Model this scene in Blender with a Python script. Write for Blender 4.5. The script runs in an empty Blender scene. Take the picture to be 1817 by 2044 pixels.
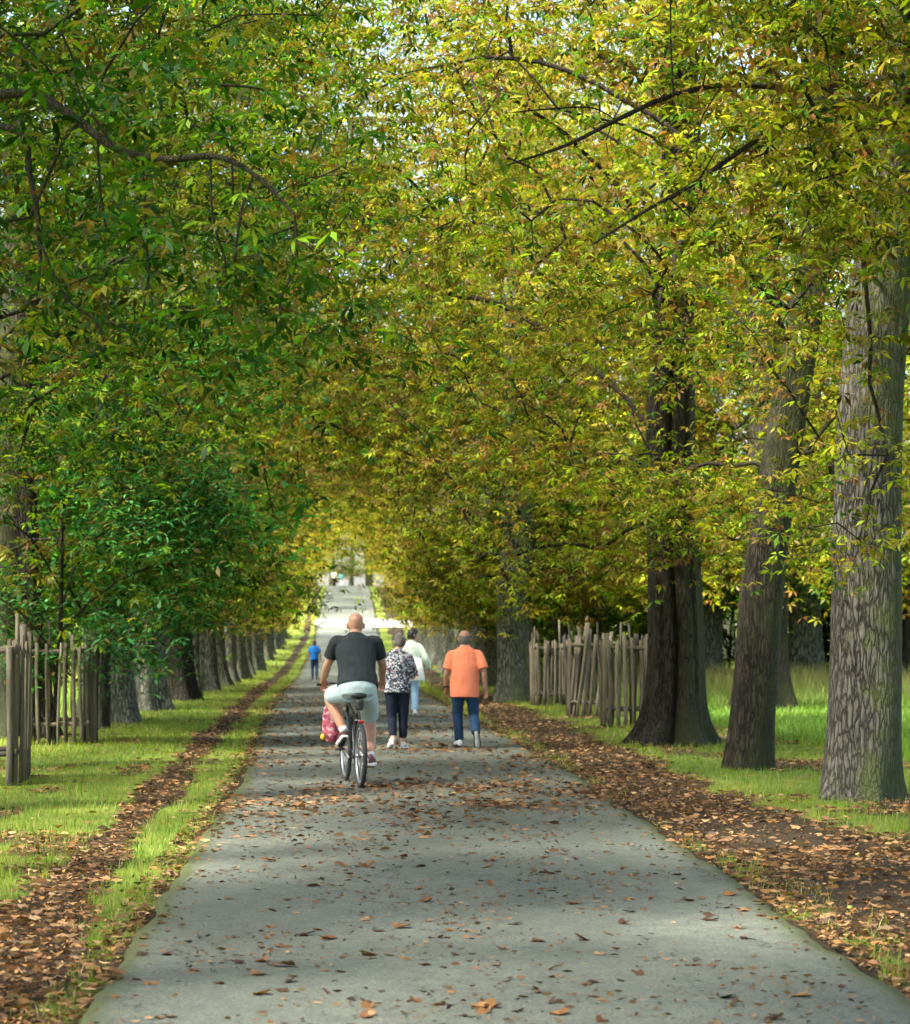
import bpy, bmesh, math, random
import numpy as np
from mathutils import Vector, Matrix

R_ = math.radians
S = bpy.context.scene
C = S.collection

# ------------------------------------------------------------------ camera, sky, sun, exposure
EYE = 1.75
FPX, VX, VY = 4610.0, 698.0, 1242.0          # focal length and vanishing point in 1817 x 2044 picture units
cam = bpy.data.cameras.new('camera'); camo = bpy.data.objects.new('camera', cam); C.objects.link(camo)
camo.location = (0, 0, EYE); camo.rotation_euler = (R_(90), 0, 0)
cam.sensor_fit = 'AUTO'; cam.sensor_width = 36; cam.lens = FPX/2044*36
cam.shift_x = (908.5-VX)/2044; cam.shift_y = (VY-1022)/2044
cam.clip_start = 0.5; cam.clip_end = 3000
cam.dof.use_dof = True; cam.dof.focus_distance = 18.0; cam.dof.aperture_fstop = 4.2
S.camera = camo

SUN_EL, SUN_AZ = 53.0, -122.0                 # azimuth from +Y towards +X
wd = bpy.data.worlds.new('World'); S.world = wd; wd.use_nodes = True
nt = wd.node_tree; bg = nt.nodes['Background']
sky = nt.nodes.new('ShaderNodeTexSky'); sky.sky_type = 'NISHITA'; sky.sun_disc = False
sky.sun_elevation = R_(SUN_EL); sky.sun_rotation = R_(SUN_AZ)
sky.air_density = 1.0; sky.dust_density = 3.0; sky.ozone_density = 0.3
nt.links.new(sky.outputs[0], bg.inputs[0]); bg.inputs[1].default_value = 0.115
sl = bpy.data.lights.new('sun', 'SUN'); sl.energy = 4.2; sl.angle = R_(6); sl.color = (1.0, .94, .82)
so = bpy.data.objects.new('sun', sl); C.objects.link(so)
sd = Vector((math.sin(R_(SUN_AZ))*math.cos(R_(SUN_EL)), math.cos(R_(SUN_AZ))*math.cos(R_(SUN_EL)), math.sin(R_(SUN_EL))))
so.rotation_euler = sd.to_track_quat('Z', 'Y').to_euler(); so.location = (-30, 20, 40)
S.view_settings.view_transform = 'Standard'; S.view_settings.look = 'None'
S.view_settings.exposure = 2.6; S.view_settings.gamma = 1.0; S.view_settings.use_curve_mapping = False
S.render.engine = 'CYCLES'
cy = S.cycles
cy.use_denoising = True
cy.use_adaptive_sampling = True; cy.adaptive_threshold = .018; cy.adaptive_min_samples = 16
cy.max_bounces = 4; cy.diffuse_bounces = 3; cy.glossy_bounces = 1; cy.transmission_bounces = 4; cy.transparent_max_bounces = 4
cy.sample_clamp_indirect = 6.0; cy.caustics_reflective = False; cy.caustics_refractive = False

# ------------------------------------------------------------------ helpers
def PX(px, py, d): return np.array([(px-VX)/FPX*d, d, EYE-(py-VY)/FPX*d])
def sstep(a, b, x):
    t = np.clip((x-a)/(b-a), 0, 1); return t*t*(3-2*t)
def _h(ix, iy, s): 
    v = np.sin(ix*127.1+iy*311.7+s*74.7)*43758.5453
    return v-np.floor(v)
def vnoise(x, y, s=0):
    x = np.asarray(x, float); y = np.asarray(y, float)
    ix, iy = np.floor(x), np.floor(y); fx, fy = x-ix, y-iy
    fx = fx*fx*(3-2*fx); fy = fy*fy*(3-2*fy)
    a = _h(ix, iy, s)*(1-fx)+_h(ix+1, iy, s)*fx
    b = _h(ix, iy+1, s)*(1-fx)+_h(ix+1, iy+1, s)*fx
    return a*(1-fy)+b*fy
def fbm(x, y, s=0, o=3):
    t = 0; a = .5
    for k in range(o):
        t = t+a*vnoise(x*2**k, y*2**k, s+k*7); a *= .5
    return t/(1-.5**o)

def np_mesh(name, v, quads=None, tris=None, col=None, attr=None, smooth=False):
    v = np.ascontiguousarray(v, dtype=np.float32)
    me = bpy.data.meshes.new(name)
    nq = 0 if quads is None else len(quads); ntr = 0 if tris is None else len(tris)
    idx = np.concatenate([np.asarray(quads, np.int32).ravel() if nq else np.zeros(0, np.int32),
                          np.asarray(tris, np.int32).ravel() if ntr else np.zeros(0, np.int32)])
    me.vertices.add(len(v)); me.vertices.foreach_set('co', v.ravel())
    me.loops.add(len(idx)); me.loops.foreach_set('vertex_index', idx)
    me.polygons.add(nq+ntr)
    st = np.concatenate([np.arange(nq)*4, nq*4+np.arange(ntr)*3]).astype(np.int32)
    me.polygons.foreach_set('loop_start', st)
    if smooth: me.polygons.foreach_set('use_smooth', np.ones(nq+ntr, bool))
    me.update(calc_edges=True)
    if col is not None:
        a = me.color_attributes.new('Col', 'FLOAT_COLOR', 'POINT')
        c4 = np.ones((len(v), 4), np.float32); c4[:, :3] = col
        a.data.foreach_set('color', c4.ravel())
    if attr:
        for k, val in attr.items():
            a = me.attributes.new(k, 'FLOAT', 'POINT'); a.data.foreach_set('value', np.ascontiguousarray(val, np.float32))
    return me

def obj(name, me, mat=None, parent=None, loc=(0, 0, 0)):
    o = bpy.data.objects.new(name, me); C.objects.link(o); o.location = loc
    if mat is not None and not me.materials: me.materials.append(mat)
    if parent is not None: o.parent = parent
    return o
def empty(name, loc=(0, 0, 0), rz=0):
    o = bpy.data.objects.new(name, None); C.objects.link(o); o.location = loc; o.rotation_euler = (0, 0, rz); o.empty_display_size = .2
    return o
def tag(o, label=None, cat=None, group=None, kind=None):
    if label: o['label'] = label
    if cat: o['category'] = cat
    if group: o['group'] = group
    if kind: o['kind'] = kind
    return o

# soup collector: list of (verts, faces) merged into a single mesh
class Soup:
    def __init__(s): s.v = []; s.q = []; s.t = []; s.n = 0
    def add(s, v, q=(), t=()):
        v = np.asarray(v, float).reshape(-1, 3)
        s.v.append(v)
        if len(q): s.q.append(np.asarray(q, int)+s.n)
        if len(t): s.t.append(np.asarray(t, int)+s.n)
        s.n += len(v)
    def mesh(s, name, smooth=True):
        return np_mesh(name, np.concatenate(s.v), np.concatenate(s.q) if s.q else None, np.concatenate(s.t) if s.t else None, smooth=smooth)
def rings_faces(nr, n, cap=True):
    i = np.arange(nr-1)[:, None]*n; j = np.arange(n)[None]
    q = np.stack([i+j, i+(j+1) % n, i+n+(j+1) % n, i+n+j], -1).reshape(-1, 4)
    t = []
    if cap:
        a, b = nr*n, nr*n+1
        t = [(a, (k+1) % n, k) for k in range(n)]+[(b, (nr-1)*n+k, (nr-1)*n+(k+1) % n) for k in range(n)]
    return q, np.array(t, int).reshape(-1, 3)
def loft(sp, rings, n=20):
    """rings: (centre, half-axis vector a, half-axis vector b)"""
    th = np.linspace(0, 2*np.pi, n, endpoint=False)
    v = np.concatenate([np.asarray(c)+np.cos(th)[:, None]*np.asarray(a)+np.sin(th)[:, None]*np.asarray(b) for c, a, b in rings])
    v = np.concatenate([v, [rings[0][0], rings[-1][0]]])
    q, t = rings_faces(len(rings), n); sp.add(v, q, t)
def resamp(P, Rr, m):
    P = np.asarray(P, float); Rr = np.asarray(Rr, float); k = len(P)
    out, ro = [], []
    for i in range(k-1):
        p0, p1, p2, p3 = P[max(i-1, 0)], P[i], P[i+1], P[min(i+2, k-1)]
        for t in np.linspace(0, 1, m, endpoint=False):
            out.append(.5*((2*p1)+(-p0+p2)*t+(2*p0-5*p1+4*p2-p3)*t*t+(-p0+3*p1-3*p2+p3)*t**3)); ro.append(Rr[i]*(1-t)+Rr[i+1]*t)
    out.append(P[-1]); ro.append(Rr[-1])
    return np.array(out), np.array(ro)
def frames(P):
    T = np.gradient(P, axis=0); T /= np.linalg.norm(T, axis=1)[:, None]+1e-9
    a = np.array([1., 0, 0]) if abs(T[0][0]) < .9 else np.array([0, 0, 1.])
    A, B = [], []
    for t in T:
        a = a-t*np.dot(a, t); a /= np.linalg.norm(a)+1e-9
        A.append(a); B.append(np.cross(t, a))
    return T, np.array(A), np.array(B)
def tube(sp, P, Rr, n=12, m=4, round_ends=True, flat=1.0):
    if m > 1: P, Rr = resamp(P, Rr, m)
    else: P, Rr = np.asarray(P, float), np.asarray(Rr, float)
    T, A, B = frames(P)
    rg = [(P[i], A[i]*Rr[i], B[i]*Rr[i]*flat) for i in range(len(P))]
    if round_ends:
        r0, r1 = Rr[0], Rr[-1]
        rg = [(P[0]-T[0]*r0*.92, A[0]*r0*.3, B[0]*r0*.3*flat), (P[0]-T[0]*r0*.6, A[0]*r0*.78, B[0]*r0*.78*flat)]+rg+\
             [(P[-1]+T[-1]*r1*.6, A[-1]*r1*.78, B[-1]*r1*.78*flat), (P[-1]+T[-1]*r1*.92, A[-1]*r1*.3, B[-1]*r1*.3*flat)]
    loft(sp, rg, n)
def ellip(sp, c, r, n=16, m=10, rot=None):
    c = np.asarray(c, float); r = np.asarray(r, float)
    ph = np.linspace(.02, np.pi-.02, m)
    M = np.eye(3) if rot is None else np.array(rot)
    rg = [(c+M@np.array([0, 0, -r[2]*math.cos(p)]), M@np.array([r[0]*math.sin(p), 0, 0]), M@np.array([0, r[1]*math.sin(p), 0])) for p in ph]
    loft(sp, rg, n)
def boxv(sp, c, s, M=None, taper=1.0):
    c = np.asarray(c, float); h = np.asarray(s, float)/2
    v = np.array([[x, y, z] for z in (-1, 1) for y in (-1, 1) for x in (-1, 1)], float)
    v[4:, :2] *= taper
    v = v*h
    if M is not None: v = v@np.asarray(M).T
    sp.add(v+c, [(0, 2, 3, 1), (4, 5, 7, 6), (0, 1, 5, 4), (2, 6, 7, 3), (0, 4, 6, 2), (1, 3, 7, 5)])
def rotz(a): return np.array([[math.cos(a), -math.sin(a), 0], [math.sin(a), math.cos(a), 0], [0, 0, 1]])

# ------------------------------------------------------------------ materials
def mat(name):
    m = bpy.data.materials.new(name); m.use_nodes = True
    n = m.node_tree; b = n.nodes['Principled BSDF']; return m, n, b
def N(n, t, **k):
    x = n.nodes.new(t)
    for a, v in k.items(): setattr(x, a, v)
    return x
def ramp(n, stops, src=None):
    r = N(n, 'ShaderNodeValToRGB'); e = r.color_ramp.elements
    while len(e) < len(stops): e.new(.5)
    for q, (p, c) in zip(e, stops): q.position = p; q.color = (*c, 1) if len(c) == 3 else c
    if src is not None: n.links.new(src, r.inputs[0])
    return r
def noise(n, scale, detail=4, rough=.55, vec=None, dim='3D'):
    x = N(n, 'ShaderNodeTexNoise'); x.inputs['Scale'].default_value = scale; x.inputs['Detail'].default_value = detail; x.inputs['Roughness'].default_value = rough
    if vec is not None: n.links.new(vec, x.inputs['Vector'])
    return x
def mixc(n, f, a, b, mode='MIX'):
    x = N(n, 'ShaderNodeMix', data_type='RGBA', blend_type=mode)
    for i, s in ((0, f), (6, a), (7, b)):
        if hasattr(s, 'is_linked') or hasattr(s, 'links'): n.links.new(s, x.inputs[i])
        elif i == 0: x.inputs[0].default_value = s
        else: x.inputs[i].default_value = (*s, 1)
    return x.outputs[2]
def bump(n, b, h, strength=.3, dist=.01, prev=None):
    x = N(n, 'ShaderNodeBump'); x.inputs['Strength'].default_value = strength; x.inputs['Distance'].default_value = dist
    n.links.new(h, x.inputs['Height']); n.links.new(x.outputs[0], b.inputs['Normal'])
    return x
def mapping(n, scale, coord='Object'):
    tc = N(n, 'ShaderNodeTexCoord'); mp = N(n, 'ShaderNodeMapping'); mp.inputs['Scale'].default_value = scale
    n.links.new(tc.outputs[coord], mp.inputs[0]); return mp.outputs[0]

def leaf_material(name, trans=.5, rough=.5, spec=.25):
    m, n, b = mat(name)
    a = N(n, 'ShaderNodeVertexColor', layer_name='Col'); oi = N(n, 'ShaderNodeObjectInfo')
    c = mixc(n, 1.0, a.outputs[0], oi.outputs['Color'], 'MULTIPLY')
    n.links.new(c, b.inputs['Base Color']); b.inputs['Roughness'].default_value = rough; b.inputs['Specular IOR Level'].default_value = spec
    tr = N(n, 'ShaderNodeBsdfTranslucent')
    c2 = mixc(n, 1.0, c, (1.5, 1.45, .6), 'MULTIPLY'); n.links.new(c2, tr.inputs[0])
    mx = N(n, 'ShaderNodeMixShader'); mx.inputs[0].default_value = trans
    n.links.new(b.outputs[0], mx.inputs[1]); n.links.new(tr.outputs[0], mx.inputs[2])
    n.links.new(mx.outputs[0], n.nodes['Material Output'].inputs[0])
    return m
M_LEAF = leaf_material('leaf', trans=.40, spec=.15)
M_DRY = leaf_material('dry_leaf', trans=.12, rough=.6, spec=.2)
M_BLADE = leaf_material('grass_blade', trans=.4, rough=.5)

def bark_material(name, dark, light, moss, moss_amt, sc=1.0):
    m, n, b = mat(name)
    v = mapping(n, (13*sc, 13*sc, 2.6*sc))
    w = noise(n, 1.2, 3, .6, v)
    vv = N(n, 'ShaderNodeVectorMath', operation='ADD'); n.links.new(v, vv.inputs[0])
    ws = N(n, 'ShaderNodeVectorMath', operation='SCALE'); ws.inputs[3].default_value = 1.3; n.links.new(w.outputs['Color'], ws.inputs[0]); n.links.new(ws.outputs[0], vv.inputs[1])
    vo = N(n, 'ShaderNodeTexVoronoi', feature='DISTANCE_TO_EDGE'); vo.inputs['Scale'].default_value = 1.6; n.links.new(vv.outputs[0], vo.inputs['Vector'])
    nz = noise(n, 9, 6, .7, v)
    big = noise(n, .8, 3, .5, mapping(n, (1, 1, .6)))
    cr = ramp(n, [(0, (0, 0, 0)), (.16, (.55,)*3), (.5, (1,)*3)], vo.outputs[0])
    f = N(n, 'ShaderNodeMath', operation='MULTIPLY'); n.links.new(cr.outputs[0], f.inputs[0]); n.links.new(nz.outputs[0], f.inputs[1])
    c = mixc(n, ramp(n, [(.08, (0,)*3), (.55, (1,)*3)], f.outputs[0]).outputs[0], dark, light)
    c = mixc(n, ramp(n, [(.4, (0,)*3), (.7, (.5,)*3)], big.outputs[0]).outputs[0], c, tuple(x*.62 for x in light))
    # moss grows on the shaded flank and near the roots: its own colour
    geo = N(n, 'ShaderNodeTexCoord'); sx = N(n, 'ShaderNodeSeparateXYZ'); n.links.new(geo.outputs['Object'], sx.inputs[0])
    mn = noise(n, 3.2, 5, .65, geo.outputs['Object'])
    ad = N(n, 'ShaderNodeMath', operation='MULTIPLY_ADD'); ad.inputs[1].default_value = .55; n.links.new(sx.outputs[0], ad.inputs[0]); n.links.new(mn.outputs[0], ad.inputs[2])
    low = N(n, 'ShaderNodeMapRange'); low.inputs[1].default_value = 0; low.inputs[2].default_value = .7; low.inputs[3].default_value = .22; low.inputs[4].default_value = 0
    n.links.new(sx.outputs[2], low.inputs[0])
    ad2 = N(n, 'ShaderNodeMath', operation='ADD'); n.links.new(ad.outputs[0], ad2.inputs[0]); n.links.new(low.outputs[0], ad2.inputs[1])
    mf = ramp(n, [(.52, (0,)*3), (.72, (moss_amt,)*3)], ad2.outputs[0])
    c = mixc(n, mf.outputs[0], c, moss)
    n.links.new(c, b.inputs['Base Color']); b.inputs['Roughness'].default_value = .9; b.inputs['Specular IOR Level'].default_value = .15
    h = N(n, 'ShaderNodeMath', operation='MULTIPLY_ADD'); h.inputs[1].default_value = .35; n.links.new(nz.outputs[0], h.inputs[0]); n.links.new(cr.outputs[0], h.inputs[2])
    bump(n, b, h.outputs[0], .9, .02)
    return m
M_BARK = bark_material('bark_grey', (.022, .02, .016), (.165, .155, .128), (.05, .065, .016), .75)
M_BARK2 = bark_material('bark_brown', (.011, .009, .007), (.066, .056, .042), (.038, .046, .014), .6)
M_BARK3 = bark_material('bark_pale_lit', (.03, .03, .022), (.25, .255, .195), (.07, .085, .02), .6)  # pale greenish bark; its brightness stands in for light on the left trunks
M_TWIG = bark_material('twig', (.02, .016, .012), (.075, .06, .042), (.03, .035, .012), .4, 2)

# ------------------------------------------------------------------ ground shape
_yk = np.array([-200, 0, 35, 60, 82, 98, 118, 139, 150, 170, 189, 215, 245, 300, 500, 3000.])
_zk = np.array([0, 0, 0, -.12, -.25, -.12, .32, 1.02, 1.95, 3.2, 4.25, 5.1, 5.5, 5.6, 5.6, 5.6])
def road_z(y):
    y = np.asarray(y, float)
    i = np.clip(np.searchsorted(_yk, y)-1, 0, len(_yk)-2)
    m = np.gradient(_zk, _yk)
    h = _yk[i+1]-_yk[i]; t = (y-_yk[i])/h
    return (2*t**3-3*t**2+1)*_zk[i]+(t**3-2*t**2+t)*h*m[i]+(-2*t**3+3*t**2)*_zk[i+1]+(t**3-t**2)*h*m[i+1]
_cy = np.array([-50, 25, 38, 55, 80, 140, 240, 3000.]); _cx = np.array([.70, .70, .45, .16, -.02, -.14, -.16, -.16])
def road_c(y): return np.interp(y, _cy, _cx)
HW = 1.89
def ground_z(x, y):
    x = np.asarray(x, float); y = np.asarray(y, float)
    off = np.abs(x-road_c(y))-HW
    away = sstep(.1, 1.6, off)
    z = road_z(y)+away*(.05*(fbm(x*.8, y*.8, 3)-.45)+.10*(fbm(x*.18, y*.18, 9)-.4))
    z = z-.03*sstep(.3, 0, np.abs(x+2.0))*0
    return z-.022*(1-away)
def grass_mask(x, y):
    x = np.asarray(x, float); y = np.asarray(y, float)
    n1 = fbm(x*1.6, y*.8, 11); n2 = fbm(x*5, y*3, 17); n3 = fbm(x*.5, y*.35, 23)
    off = np.abs(x-road_c(y))-HW
    nn = (n1-.5)*1.1+(n2-.5)*.5
    # left foot track
    xt = -1.78-.0145*np.clip(y-12, 0, 60)
    wl = .22+.27*sstep(17, 10, y)+.1*(n3-.5)
    gl = sstep(wl*.6, wl*1.45, np.abs(x-xt)+nn*.42)
    # right worn strip
    xr = 3.2+.5*sstep(24, 15, y)-.004*np.clip(y-30, 0, 100)
    wr = .60+.35*sstep(25, 14, y)-.12*sstep(36, 60, y)
    gr = sstep(wr*.65, wr*1.35, np.abs(x-xr)+nn*.75)
    g = np.where(x < road_c(y), gl, gr)
    edge = sstep(.02, .16, off+(n2-.5)*.25)
    g = g*edge
    # litter islands on the verges
    g = g*(1-.7*sstep(.62, .74, n1+.18*(n3-.5)))
    # litter between the right trunks
    g = g*(1-.85*sstep(.4, .62, n3+.25*(n2-.5))*sstep(4.4, 5.2, x)*sstep(7.4, 6.4, x)*sstep(40, 34, y))
    g = np.where(off < 0, 0, g)
    return g

def axis_pts(segs):
    out = []
    for a, b, st in segs: out += list(np.arange(a, b, st))
    return np.array(out+[segs[-1][1]])
gx = axis_pts([(-700, -60, 80), (-60, -14, 4), (-14, -6.5, .5), (-6.5, 8.5, .15), (8.5, 20, .6), (20, 60, 4), (60, 700, 80)])
gy = axis_pts([(-120, 6, 6), (6, 46, .2), (46, 110, .8), (110, 260, 2), (260, 500, 20), (500, 1500, 200)])
X, Y = np.meshgrid(gx, gy); Z = ground_z(X, Y); G = grass_mask(X, Y)
nx, ny = len(gx), len(gy)
ii = (np.arange(ny-1)[:, None]*nx+np.arange(nx-1)[None]).ravel()
gm = np_mesh('ground', np.stack([X, Y, Z], -1).reshape(-1, 3), np.stack([ii, ii+1, ii+nx+1, ii+nx], -1), attr={'grass': G.ravel()}, smooth=True)
m, n, b = mat('ground_soil_and_turf')
at = N(n, 'ShaderNodeAttribute', attribute_name='grass')
oc = mapping(n, (1, 1, 1))
soil = mixc(n, noise(n, 6, 6, .7, oc).outputs[0], (.014, .011, .007), (.04, .031, .019))
soil = mixc(n, ramp(n, [(.45, (0,)*3), (.6, (1,)*3)], noise(n, 38, 4, .7, oc).outputs[0]).outputs[0], soil, (.06, .042, .022))
turf = mixc(n, ramp(n, [(.35, (0,)*3), (.65, (1,)*3)], noise(n, 1.3, 4, .6, oc).outputs[0]).outputs[0], (.085, .14, .018), (.165, .20, .03))
turf = mixc(n, ramp(n, [(.5, (0,)*3), (.72, (.8,)*3)], noise(n, 22, 4, .7, oc).outputs[0]).outputs[0], turf, (.10, .075, .03))
ns = noise(n, 30, 4, .7, oc)
fm = N(n, 'ShaderNodeMath', operation='MULTIPLY_ADD'); fm.inputs[1].default_value = .5; n.links.new(ns.outputs[0], fm.inputs[0]); n.links.new(at.outputs['Fac'], fm.inputs[2])
gf = ramp(n, [(.5, (0,)*3), (.8, (1,)*3)], fm.outputs[0])
n.links.new(mixc(n, gf.outputs[0], soil, turf), b.inputs['Base Color']); b.inputs['Roughness'].default_value = .95; b.inputs['Specular IOR Level'].default_value = .1
bump(n, b, noise(n, 45, 5, .7, oc).outputs[0], .8, .03)
tag(obj('ground', gm, m), kind='structure')

# ------------------------------------------------------------------ path of asphalt
py_ = axis_pts([(-30, 8, 2), (8, 60, .25), (60, 262, 1.0)])
us = np.array([-1, -.985, -.95, -.85, -.6, -.3, 0, .3, .6, .85, .95, .985, 1.0])
rag = lambda y, s: .10*(fbm(y*1.3, y*0, s)-.5)+.08*(fbm(y*6, y*0, s+5)-.5)
V = []; E = []
for y in py_:
    c = road_c(y)
    for u in us:
        hw = HW+(rag(y, 31) if u < 0 else rag(y, 57))
        x = c+u*hw
        crown = .012*(1-u*u)
        V.append((x, y, road_z(y)+.006+crown-(.03 if abs(u) == 1 else 0))); E.append(hw*(1-abs(u)))
nu = len(us); ii = (np.arange(len(py_)-1)[:, None]*nu+np.arange(nu-1)[None]).ravel()
pm = np_mesh('path', np.array(V), np.stack([ii, ii+1, ii+nu+1, ii+nu], -1), attr={'edge': np.array(E)}, smooth=True)
m, n, b = mat('asphalt')
oc = mapping(n, (1, 1, 1)); oc2 = mapping(n, (1.0, .35, 1))
fine = noise(n, 160, 3, .8, oc); mid = noise(n, 9, 5, .65, oc); big = noise(n, .7, 4, .6, oc2)
c = mixc(n, ramp(n, [(.3, (0,)*3), (.7, (1,)*3)], big.outputs[0]).outputs[0], (.102, .117, .082), (.166, .184, .133))
c = mixc(n, ramp(n, [(.42, (0,)*3), (.7, (.75,)*3)], mid.outputs[0]).outputs[0], c, (.065, .075, .069))
f2 = noise(n, 48, 3, .8, oc)
c = mixc(n, ramp(n, [(.42, (.85,)*3), (.55, (0,)*3)], f2.outputs[0]).outputs[0], c, (.055, .06, .05))
c = mixc(n, ramp(n, [(.35, (1,)*3), (.5, (0,)*3)], fine.outputs[0]).outputs[0], c, (.045, .05, .046))
c = mixc(n, ramp(n, [(.56, (0,)*3), (.68, (.75,)*3)], fine.outputs[0]).outputs[0], c, (.24, .245, .22))
# dirt film and moss creeping in from both edges
ea = N(n, 'ShaderNodeAttribute', attribute_name='edge')
en = noise(n, 5, 5, .7, oc)
es = N(n, 'ShaderNodeMath', operation='MULTIPLY_ADD'); es.inputs[1].default_value = -.12; n.links.new(en.outputs[0], es.inputs[0]); n.links.new(ea.outputs['Fac'], es.inputs[2])
mf = ramp(n, [(0, (.95,)*3), (.04, (.45,)*3), (.14, (0,)*3)], es.outputs[0])
c = mixc(n, mf.outputs[0], c, (.052, .062, .018))
cv = N(n, 'ShaderNodeTexVoronoi', feature='DISTANCE_TO_EDGE'); cv.inputs['Scale'].default_value = .42
wv = N(n, 'ShaderNodeVectorMath', operation='ADD'); wn = noise(n, 2.2, 5, .7, oc); n.links.new(oc, wv.inputs[0]); n.links.new(wn.outputs['Color'], wv.inputs[1]); n.links.new(wv.outputs[0], cv.inputs['Vector'])
cf = N(n, 'ShaderNodeMath', operation='MULTIPLY'); n.links.new(ramp(n, [(0, (1,)*3), (.011, (0,)*3)], cv.outputs[0]).outputs[0], cf.inputs[0])
n.links.new(ramp(n, [(.52, (0,)*3), (.6, (.8,)*3)], noise(n, .9, 2, .5, oc).outputs[0]).outputs[0], cf.inputs[1])
c = mixc(n, cf.outputs[0], c, (.03, .03, .027))
n.links.new(c, b.inputs['Base Color']); b.inputs['Roughness'].default_value = .78; b.inputs['Specular IOR Level'].default_value = .3
hh = N(n, 'ShaderNodeMath', operation='MULTIPLY_ADD'); hh.inputs[1].default_value = .8; n.links.new(f2.outputs[0], hh.inputs[0]); n.links.new(mid.outputs[0], hh.inputs[2])
bump(n, b, hh.outputs[0], .8, .012)
tag(obj('path', pm, m), kind='structure')
M_ASPH = m

# side road of pale gravel that meets the path where it starts to climb
m, n, b = mat('pale_gravel'); oc = mapping(n, (1, 1, 1))
n.links.new(mixc(n, noise(n, 4, 6, .7, oc).outputs[0], (.24, .23, .2), (.36, .345, .31)), b.inputs['Base Color']); b.inputs['Roughness'].default_value = .9
bump(n, b, noise(n, 60, 3, .7, oc).outputs[0], .5, .02)
xs = np.arange(-2.2, 60.1, 1.5); V = []
for x in xs:
    y0 = 146.5+.012*x*0; w = 1.9+.4*math.sin(x*.4)+1.2*math.exp(-((x)/4.0)**2)
    for t in (-1, -.5, 0, .5, 1):
        y = y0+t*w; V.append((x, y, float(road_z(y))+.05))
ii = (np.arange(len(xs)-1)[:, None]*5+np.arange(4)[None]).ravel()
tag(obj('crossing_road', np_mesh('crossing_road', np.array(V), np.stack([ii, ii+5, ii+6, ii+1], -1), smooth=True), m), kind='structure')

# ------------------------------------------------------------------ leaves and trees
def compound_template(nl=6, L=.17, seed=0):
    rg = np.random.default_rng(seed); v = []; q = []
    an = np.linspace(-125, 125, nl)
    for k, a in enumerate(an):
        l = L*(1-.38*(abs(a)/125))*rg.uniform(.88, 1.1); w = l*.18*rg.uniform(.85, 1.15); r = math.radians(a+rg.uniform(-8, 8))
        d = np.array([math.cos(r), math.sin(r), 0]); s = np.array([-math.sin(r), math.cos(r), 0]); dr = rg.uniform(.25, .75)
        z = lambda u: -dr*l*u*u
        b = len(v)
        v += [d*.012, d*l*.62+s*w+[0, 0, z(.62)+.02*l], d*l*1.0+[0, 0, z(1.)], d*l*.62-s*w+[0, 0, z(.62)+.02*l]]
        q.append((b, b+1, b+2, b+3))
    return np.array(v), np.array(q)
TPL = [compound_template(5, .122, 1), compound_template(5, .118, 2), compound_template(5, .125, 3)]
TPL_LIME = [compound_template(3, .15, 4)]

PAL = {'green': (.06, .14, .008), 'deep': (.022, .075, .010), 'lime': (.18, .25, .012), 'yellow': (.265, .265, .016), 'ochre': (.25, .19, .032), 'rust': (.18, .085, .022), 'blue': (.022, .12, .03), 'blue2': (.085, .27, .085)}
def pick_cols(rg, nt_, per, mixw):
    keys = list(mixw); w = np.array([mixw[k] for k in keys], float); w /= w.sum()
    P = np.array([PAL[k] for k in keys])
    tipc = rg.choice(len(keys), nt_, p=w)
    c = np.repeat(tipc, per)
    sw = rg.random(len(c)) < .45
    c[sw] = rg.choice(len(keys), sw.sum(), p=w)
    base = P[c]*rg.uniform(.3, 1.4, (len(c), 1))*np.repeat(rg.uniform(.65, 1.3, nt_), per)[:, None]  # wide leaf tone spread stands in for sunlit highlights and dark gaps
    return base
def leaves_mesh(name, pos, rg, cols, tpls=TPL, size=(.8, 1.25), tilt=.42, down=None):
    Vs, Qs, Cs = [], [], []; off = 0
    which = rg.integers(0, len(tpls), len(pos))
    for k, (tv, tq) in enumerate(tpls):
        p = pos[which == k]; cc = cols[which == k]; m_ = len(p)
        if m_ == 0: continue
        az = rg.uniform(0, 2*np.pi, m_); s = rg.uniform(*size, m_)
        nrm = np.stack([rg.normal(0, tilt, m_), rg.normal(0, tilt, m_), np.ones(m_)], -1); nrm /= np.linalg.norm(nrm, axis=1)[:, None]
        ux = np.stack([np.cos(az), np.sin(az), np.zeros(m_)], -1); ux -= nrm*(ux*nrm).sum(1)[:, None]; ux /= np.linalg.norm(ux, axis=1)[:, None]
        uy = np.cross(nrm, ux)
        v = p[:, None]+s[:, None, None]*(tv[None, :, 0, None]*ux[:, None]+tv[None, :, 1, None]*uy[:, None]+tv[None, :, 2, None]*nrm[:, None])
        nv = len(tv)
        Vs.append(v.reshape(-1, 3)); Qs.append((tq[None]+(np.arange(m_)*nv)[:, None, None]+off).reshape(-1, 4))
        # each leaflet its own shade, some browned tips
        lf = np.repeat(rg.uniform(.8, 1.2, (m_, nv//4)), 4, axis=1)
        c = cc[:, None]*lf[:, :, None]
        brown = np.repeat(rg.random((m_, nv//4)) < .16, 4, axis=1); tipv = np.tile([False, True, True, True], nv//4)[None]
        c = np.where((brown & tipv)[:, :, None], np.array([.19, .115, .04]), c)
        Cs.append(c.reshape(-1, 3)); off += m_*nv
    return np_mesh(name, np.concatenate(Vs), np.concatenate(Qs), col=np.concatenate(Cs))

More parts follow.
